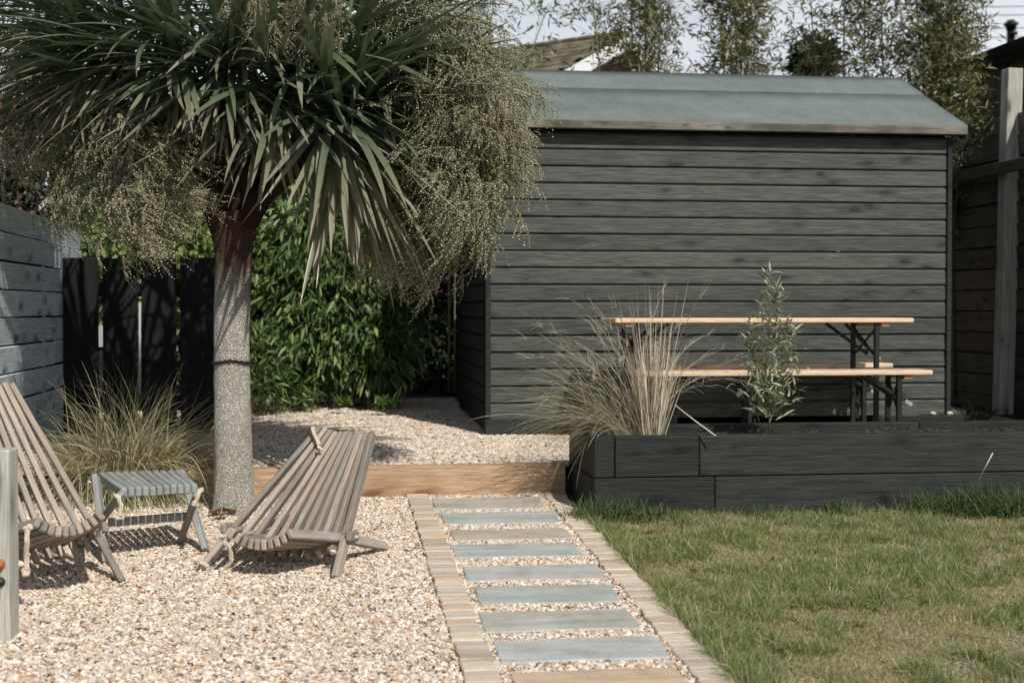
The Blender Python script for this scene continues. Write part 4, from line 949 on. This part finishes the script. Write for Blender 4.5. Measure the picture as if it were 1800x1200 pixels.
gpal = [(.05, .10, .025), (.09, .15, .04), (.14, .21, .06), (.03, .06, .02), (.20, .25, .09)]
V, F, c = leaf_cloud(r, bl, 15000, .10, .023, .75, gpal); tag(np_mesh('foliage', V, F, M_leaf, c, parent=mb), kind='stuff')
for x0, x1, y1 in ((560, 520, 560), (585, 600, 540), (640, 655, 560), (690, 700, 600), (480, 490, 600)):
    tube('stem', [P(x0, 722, 10.7), P((x0+x1)/2, 650, 10.85), P(x1, y1, 10.95)], [.014, .012, .008], M_twig, mb, 6)
ls = thing('broadleaf_shrub', P(270, 715, 11.2), 'bright yellow green broadleaf shrub showing above the black gate', 'shrub')
bl = [(PB(330, 400, 10.9), (.34, .3, .3)), (PB(230, 420, 11), (.4, .3, .25)), (PB(180, 440, 11), (.25, .3, .2)), (PB(270, 470, 11.2), (.6, .3, .5)), (PB(455, 470, 11), (.12, .12, .34))]
V, F, c = leaf_cloud(r, bl, 5200, .062, .04, .3, [(.20, .27, .07), (.15, .22, .06), (.27, .33, .10), (.09, .14, .04)], prof_=(.4, 1, .8, .05), sp=.07); tag(np_mesh('foliage', V, F, M_leaf, c, parent=ls), kind='stuff')
tube('stem', [P(270, 740, 11.2), P(275, 560, 11.2), P(290, 430, 11.1)], [.03, .025, .015], M_twig, ls, 6)
lo = thing('low_shrub', P(490, 712, 10.4), 'low spreading shrub of narrow leaves at the gravel edge right of the trunk', 'shrub')
V, F, c = leaf_cloud(r, [(PB(490, 690, 10.45), (.28, .2, .16)), (PB(450, 640, 10.5), (.2, .2, .3))], 1700, .09, .018, .1, gpal); tag(np_mesh('foliage', V, F, M_leaf, c, parent=lo), kind='stuff')
tuft('fern', 0, 0, 60, .16, 'small green fern at the edge of the gravel in front of the shrub', 62, [(.06, .11, .03)], at=P(680, 716, 10.2), bend=1.4, wdt=.022, spread=.03)
tuft('fern', 0, 0, 40, .12, 'tiny pale green seedling plant left of the fern', 63, [(.10, .15, .04)], at=P(604, 710, 10.3), bend=1., wdt=.016, spread=.02)
tuft('strappy_plant', 0, 0, 120, .2, 'straggly tan and green strappy plant beside the palm trunk', 64, [(.14, .12, .06), (.2, .16, .09), (.06, .09, .03)], at=P(462, 722, 10.2), bend=1.4, wdt=.01, spread=.08)
# hedge added behind everything on the left to block sky and darken gaps
hd_ = thing('added_hedge', P(500, 700, 13.2), 'tall dark evergreen hedge added to block the sky behind the gate and shrubs', 'hedge')
bl = [(PB(x, y, 13.0+random.uniform(-.2, .3)), (.75, .35, .6)) for x in range(60, 960, 95) for y in (260, 400, 540, 660)]
V, F, c = leaf_cloud(r, bl, 42000, .10, .05, .3, [(.018, .03, .012), (.025, .042, .015), (.014, .022, .01)], nseg=2, prof_=(.4, 1, .05), sp=.12, shell=(.2, 1.)); tag(np_mesh('foliage', V, F, M_leaf, c, parent=hd_), kind='stuff')
for x in range(120, 900, 110): tube('stem', [P(x, 705, 13.1), P(x+8, 560, 13.1), P(x+15, 420, 13.1)], [.04, .03, .02], M_twig, hd_, 6)

# bamboo clumps behind the shed
def bamboo(label, culms, n, seed, d, tones, spread, arch=None):
    r = np.random.default_rng(seed); base = P(sum(c[0] for c in culms)/len(culms), 700, d); t = thing('bamboo_clump', (base.x, base.y, tz(12)), label, 'bamboo', 'bamboo clumps behind the shed roof'); B, D = [], []
    n = int(n*2.1); spread *= 1.75; per = n//len(culms); A = Acc()
    for (x0, x1, yt, wt) in culms:
        dd = d+random.uniform(-.25, .35); bz = P(x0, 700, dd); bz.z = tz(12); e = P(x1, yt, dd); cpts = []
        for k in range(9):
            s = k/8; p = bz.lerp(e, s); p = p + Rv*((x1-x0)/FOC*dd*(s*s-s)) ; cpts.append(p)
        tube('culm', cpts, [.012*(1-.75*k/8)+.002 for k in range(9)], M_culm, t, 6)
        nbr = int(per*wt/9)
        for _ in range(nbr):
            s = r.uniform(.38, 1.0); k = min(7, int(s*8)); p = cpts[k].lerp(cpts[k+1], s*8-k); dr_ = nrm(np.array([r.normal(0, 1), r.normal(0, 1), r.uniform(.1, 1.1)])); ln = spread*r.uniform(.3, 1.)*(1.15-.5*s)
            q = np.array(p); B_, L_ = [], 9
            V, F, c = strips([q], [dr_], ln, .003, .8, 4, [1]*5, (.09, .075, .05), rng=r); A.add(V, F, c); Vm = V.reshape(5, 2, 3).mean(1)
            for _k in range(L_):
                f = r.uniform(.3, 1)*4; i = min(3, int(f)); B.append(Vm[i]*(1-f+i)+Vm[i+1]*(f-i)+r.normal(0, .018, 3)); D.append(dr_*.6+r.normal(0, .6, 3)+np.array([0, 0, -.15]))
    B, D = np.array(B), nrm(np.array(D)); m = len(B); col = np.array(tones)[r.choice(len(tones), m)]*r.uniform(.7, 1.3, (m, 1))
    V, F, c = strips(B, D, r.uniform(.04, .10, m), r.uniform(.011, .019, m), r.uniform(.1, .9, m), 2, [.35, 1, .05], col, col*1.1, rng=r, flat=1.); A.add(V, F, c)
    tag(A.mesh('foliage', M_leaf, parent=t), kind='stuff')
tn = [(.17, .20, .08), (.23, .23, .11), (.12, .15, .06), (.24, .19, .10), (.17, .15, .07)]
tg = [(.14, .20, .08), (.19, .25, .11), (.11, .15, .06)]
bamboo('sparse green bamboo arching out right of the palm crown against the sky', [(800, 805, -60, 1), (810, 835, -40, 1), (830, 960, 20, 1.1), (790, 780, -90, 1), (815, 870, -10, .8)], 2400, 71, 12.2, tg, .45)
bamboo('thin bamboo in front of the tiled roof, above the left half of the shed', [(1080, 1035, -60, .8), (1120, 1105, -120, 1.), (1150, 1165, -110, 1.4), (1135, 1135, -60, 1.3)], 4200, 72, 12.4, tn, .36)
bamboo('brownish green bamboo clump right of the tiled roof gable', [(1290, 1255, -120, 1.2), (1300, 1290, -140, 1.2), (1320, 1330, -80, 1), (1290, 1310, -20, .8)], 4600, 73, 12.6, tn, .34)
bamboo('open wispy bamboo with bare culms above the middle right of the shed', [(1450, 1425, 0, .8), (1480, 1485, -60, .9), (1520, 1520, -60, 1.), (1560, 1545, -100, 1.)], 3600, 74, 12.3, tn, .32)
bamboo('densest olive bamboo clump at the right end of the shed', [(1640, 1600, -120, 1.2), (1650, 1640, -150, 1.5), (1665, 1680, -120, 1.5), (1670, 1650, 10, 1.5), (1660, 1700, -40, 1.), (1680, 1660, 60, 1.4)], 6000, 75, 12.0, tn+[(.2, .2, .1)], .36)
r = np.random.default_rng(76)
ss = thing('laurel_sprig', P(1690, 700, 11.4), 'leafy shoots poking out beside the right corner of the shed roof', 'shrub')
V, F, c = leaf_cloud(r, [(PB(1718, 232, 11.3), (.12, .1, .07)), (PB(1690, 262, 11.3), (.08, .1, .12)), (PB(1675, 300, 11.5), (.05, .1, .1))], 190, .085, .026, -.3, [(.16, .17, .10), (.22, .22, .14), (.09, .12, .05)]); tag(np_mesh('foliage', V, F, M_leaf, c, parent=ss), kind='stuff')
tube('stem', [P(1680, 700, 11.4), P(1676, 400, 11.4), P(1690, 262, 11.3), P(1722, 228, 11.3)], [.012, .01, .007, .004], M_twig, ss, 6)
V, F, c = leaf_cloud(r, [(PB(1430, 108, 14), (.22, .2, .25))], 900, .09, .05, .1, [(.03, .045, .02), (.05, .06, .03)]); 
ec = thing('small_evergreen', P(1430, 700, 14), 'small dark evergreen tip showing just above the shed ridge among bamboo', 'tree'); tag(np_mesh('foliage', V, F, M_leaf, c, parent=ec), kind='stuff')
tube('trunk', [P(1430, 640, 14), P(1430, 160, 14), P(1430, 100, 14)], [.06, .04, .02], M_twig, ec, 8)
# ground-hugging plants and stones at right of the shed
tuft('shade_plant', 0, 0, 60, .14, 'small dull leaves growing in the dark gap right of the shed', 65, [(.08, .09, .05), (.12, .12, .08)], at=P(1700, 735, 9.9), bend=1., wdt=.03, spread=.06)
M_stone = plain('pale_stone', (.45, .43, .38), .8, .2)
for x, y, lb in ((1640, 716, 'small pale stone on the shed bearer, the left of two'), (1670, 712, 'small pale stone at the right corner of the shed foot')):
    bm = bmesh.new(); bmesh.ops.create_icosphere(bm, subdivisions=2, radius=.017)
    for vv in bm.verts: vv.co = Vector((vv.co.x*1.4, vv.co.y, vv.co.z*.8))*(1+.25*(vnoise(vv.co.x*90+9, vv.co.z*90+y, 1, 3)-.5))
    me = bpy.data.meshes.new('stone'); bm.to_mesh(me); bm.free(); me.materials.append(M_stone)
    pz = PV(x, y, SV-.045); pz.z = zb0+.012; tag(link(bpy.data.objects.new('stone', me), T(pz)), lb, 'stone')

# ------------------------------------------------------------------ HOUSES, POLE
def brickmat(name, c1, c2, mortar):
    t = NT(name); tcn = t.n.new('ShaderNodeTexCoord'); b = t.n.new('ShaderNodeTexBrick'); b.inputs['Scale'].default_value = 4.5; b.inputs['Color1'].default_value = (*c1, 1); b.inputs['Color2'].default_value = (*c2, 1)
    b.inputs['Mortar'].default_value = (*mortar, 1); b.inputs['Mortar Size'].default_value = .02; mpn = t.n.new('ShaderNodeMapping'); mpn.inputs['Rotation'].default_value = (math.pi/2, 0, 0)
    t.L(tcn.outputs['Object'], mpn.inputs[0]); t.L(mpn.outputs[0], b.inputs['Vector']); return t.fin(b.outputs[0], .9, .1)
M_brick = brickmat('brick', (.17, .06, .04), (.23, .09, .06), (.25, .2, .17))
M_tile = wood('roof_tile', (.06, .052, .036), (.26, .225, .165), rough=.9, var=.45, grain=3, warm=(.15, .125, .065))
A0 = P(1103, 62, 22)
rd = Vector(P(850, 99, 23.75)-A0); rd.z = 0; rd.normalize(); gd = Vector((rd.y, -rd.x, 0)); gd = gd if gd.dot(Rv) < 0 else -gd    # gd: towards left eave
pt_ = .455
house = thing('brick_house', (A0.x, A0.y, 1.), 'brick bungalow with mossy brown tiled roof and white gable boards beyond the shed', 'house')
zA = A0.z; hwid = 3.6
def hp(a, b, z): return A0 + rd*a + gd*b + Zv*(z-zA)
dnL = (gd - Zv*pt_).normalized(); nL = rd.cross(dnL); nL = nL if nL.z > 0 else -nL
# sheathing
for s in (1, -1):
    q = [hp(0, 0, zA-.05), hp(9, 0, zA-.05), hp(9, s*hwid, zA-.05-hwid*pt_), hp(0, s*hwid, zA-.05-hwid*pt_)]
    V = [tuple(x) for x in q]+[tuple(x-Zv*.08) for x in q]
    np_mesh('roof_deck', V, np.array([(0, 1, 2, 3), (7, 6, 5, 4), (0, 4, 5, 1), (1, 5, 6, 2), (2, 6, 7, 3), (3, 7, 4, 0)]), M_tile, parent=house)
rows, cols = 11, 26
slp = math.hypot(1, pt_); tme = box_mesh(.20, .31, .022, .006, M_tile)
for s in (1, -1):
    dn = (gd*s - Zv*pt_).normalized(); nn = rd.cross(dn); nn = nn if nn.z > 0 else -nn
    for rI in range(rows):
        for cI in range(cols if s > 0 else 6):
            o = bpy.data.objects.new('roof_tile', tme); ctr = hp(.1+.205*cI+(.1 if rI % 2 else 0), 0, zA) + dn*(.16+.25*rI) + nn*(.02+random.uniform(0, .012))
            yv = (dn*1.0 - nn*-.05).normalized(); xv = rd; zv = xv.cross(yv); 
            if s < 0: zv = -zv; xv = -xv
            if zv.z < 0: zv = -zv; xv = -xv
            link(o, axes(xv, yv, zv, ctr), house)
for cI in range(18): beam('ridge_tile', hp(.3*cI, 0, zA+.03), hp(.3*cI+.29, 0, zA+.03), .2, .07, Zv, M_tile, house, .02)
for s in (1, -1): beam('bargeboard', hp(-.04, 0, zA-.10), hp(-.04, s*hwid, zA-.10-hwid*pt_), .03, .2, Zv, M_white, house, .004)
V = [tuple(hp(.25, hwid*.93, 0)), tuple(hp(.25, -hwid*.93, 0)), tuple(hp(.25, -hwid*.93, zA-hwid*pt_)), tuple(hp(.25, 0, zA-.18)), tuple(hp(.25, hwid*.93, zA-hwid*pt_))]
V += [tuple(Vector(v)+rd*.2) for v in V]
me = bpy.data.meshes.new('gable_wall'); me.from_pydata(V, [], [(0, 1, 2, 3, 4), (9, 8, 7, 6, 5), (0, 5, 6, 1), (1, 6, 7, 2), (2, 7, 8, 3), (3, 8, 9, 4), (4, 9, 5, 0)]); me.materials.append(M_brick)
link(bpy.data.objects.new('wall', me), None, house)
V = [tuple(hp(.45, hwid*.93, 0)), tuple(hp(9, hwid*.93, 0)), tuple(hp(9, hwid*.93, zA-hwid*pt_)), tuple(hp(.45, hwid*.93, zA-hwid*pt_))]; V += [tuple(Vector(v)-gd*.2) for v in V]
np_mesh('wall', V, np.array([(0, 1, 2, 3), (7, 6, 5, 4), (0, 4, 5, 1), (1, 5, 6, 2), (2, 6, 7, 3), (3, 7, 4, 0)]), M_brick, parent=house)
# orange clay roof far left
M_clay = wood('clay_tile', (.30, .10, .05), (.46, .19, .10), rough=.85, var=.3, grain=3)
h2 = thing('clay_roofed_house', P(-20, 700, 15), 'house with orange clay roof glimpsed through flower sprays at far left', 'house')
for k in range(7):
    a = P(-260, 176+k*11, 15.6-k*.12); b = P(44, 176+k*11, 15.6-k*.12); beam('tile_course', a, b, .16, .035, Vector((0, -.5, 1)), M_clay, h2, .008)
a = P(-260, 262, 15); b = P(40, 262, 15); box('wall', ((a.x+b.x)/2, a.y+.5, 1.6), ((b-a).length, .2, 2.6), M_brick, h2, .01)
# utility pole
up_ = thing('utility_pole', P(1779, 200, 40), 'distant utility pole with dark insulator standing beyond the right outbuilding', 'pole')
tube('shaft', [Vector((*P(1779, 200, 40)[:2], 1)), P(1777, 36, 40)], [.16, .11], M_branch, up_, 10)
tube('insulator', [P(1777, 49, 39.9), P(1777, 42, 39.9), P(1777, 38, 39.9)], [.13, .22, .1], M_steel, up_, 12)
tube('insulator', [P(1781, 62, 39.9), P(1781, 56, 39.9)], [.12, .12], M_steel, up_, 12)
beam('crossarm', P(1769, 52, 39.95), P(1786, 50, 39.95), .08, .08, Zv, M_branch, up_, .01)
for i, (y0, y1, wd) in enumerate(((12, 13, 'topmost of five'), (27, 28, 'second from the top'), (50, 50, 'third from the top'), (66, 68, 'fourth from the top'), (86, 86, 'lowest of five'))):
    a, b, c_ = P(1660, y1, 44), P(1777, y0, 40), P(2100, y0-6, 30)
    tag(tube('overhead_wire', [a, b, c_], .012, M_steel, None, 5), 'thin overhead wire in the top right corner, ' + wd, 'wire', 'overhead wires at the utility pole')
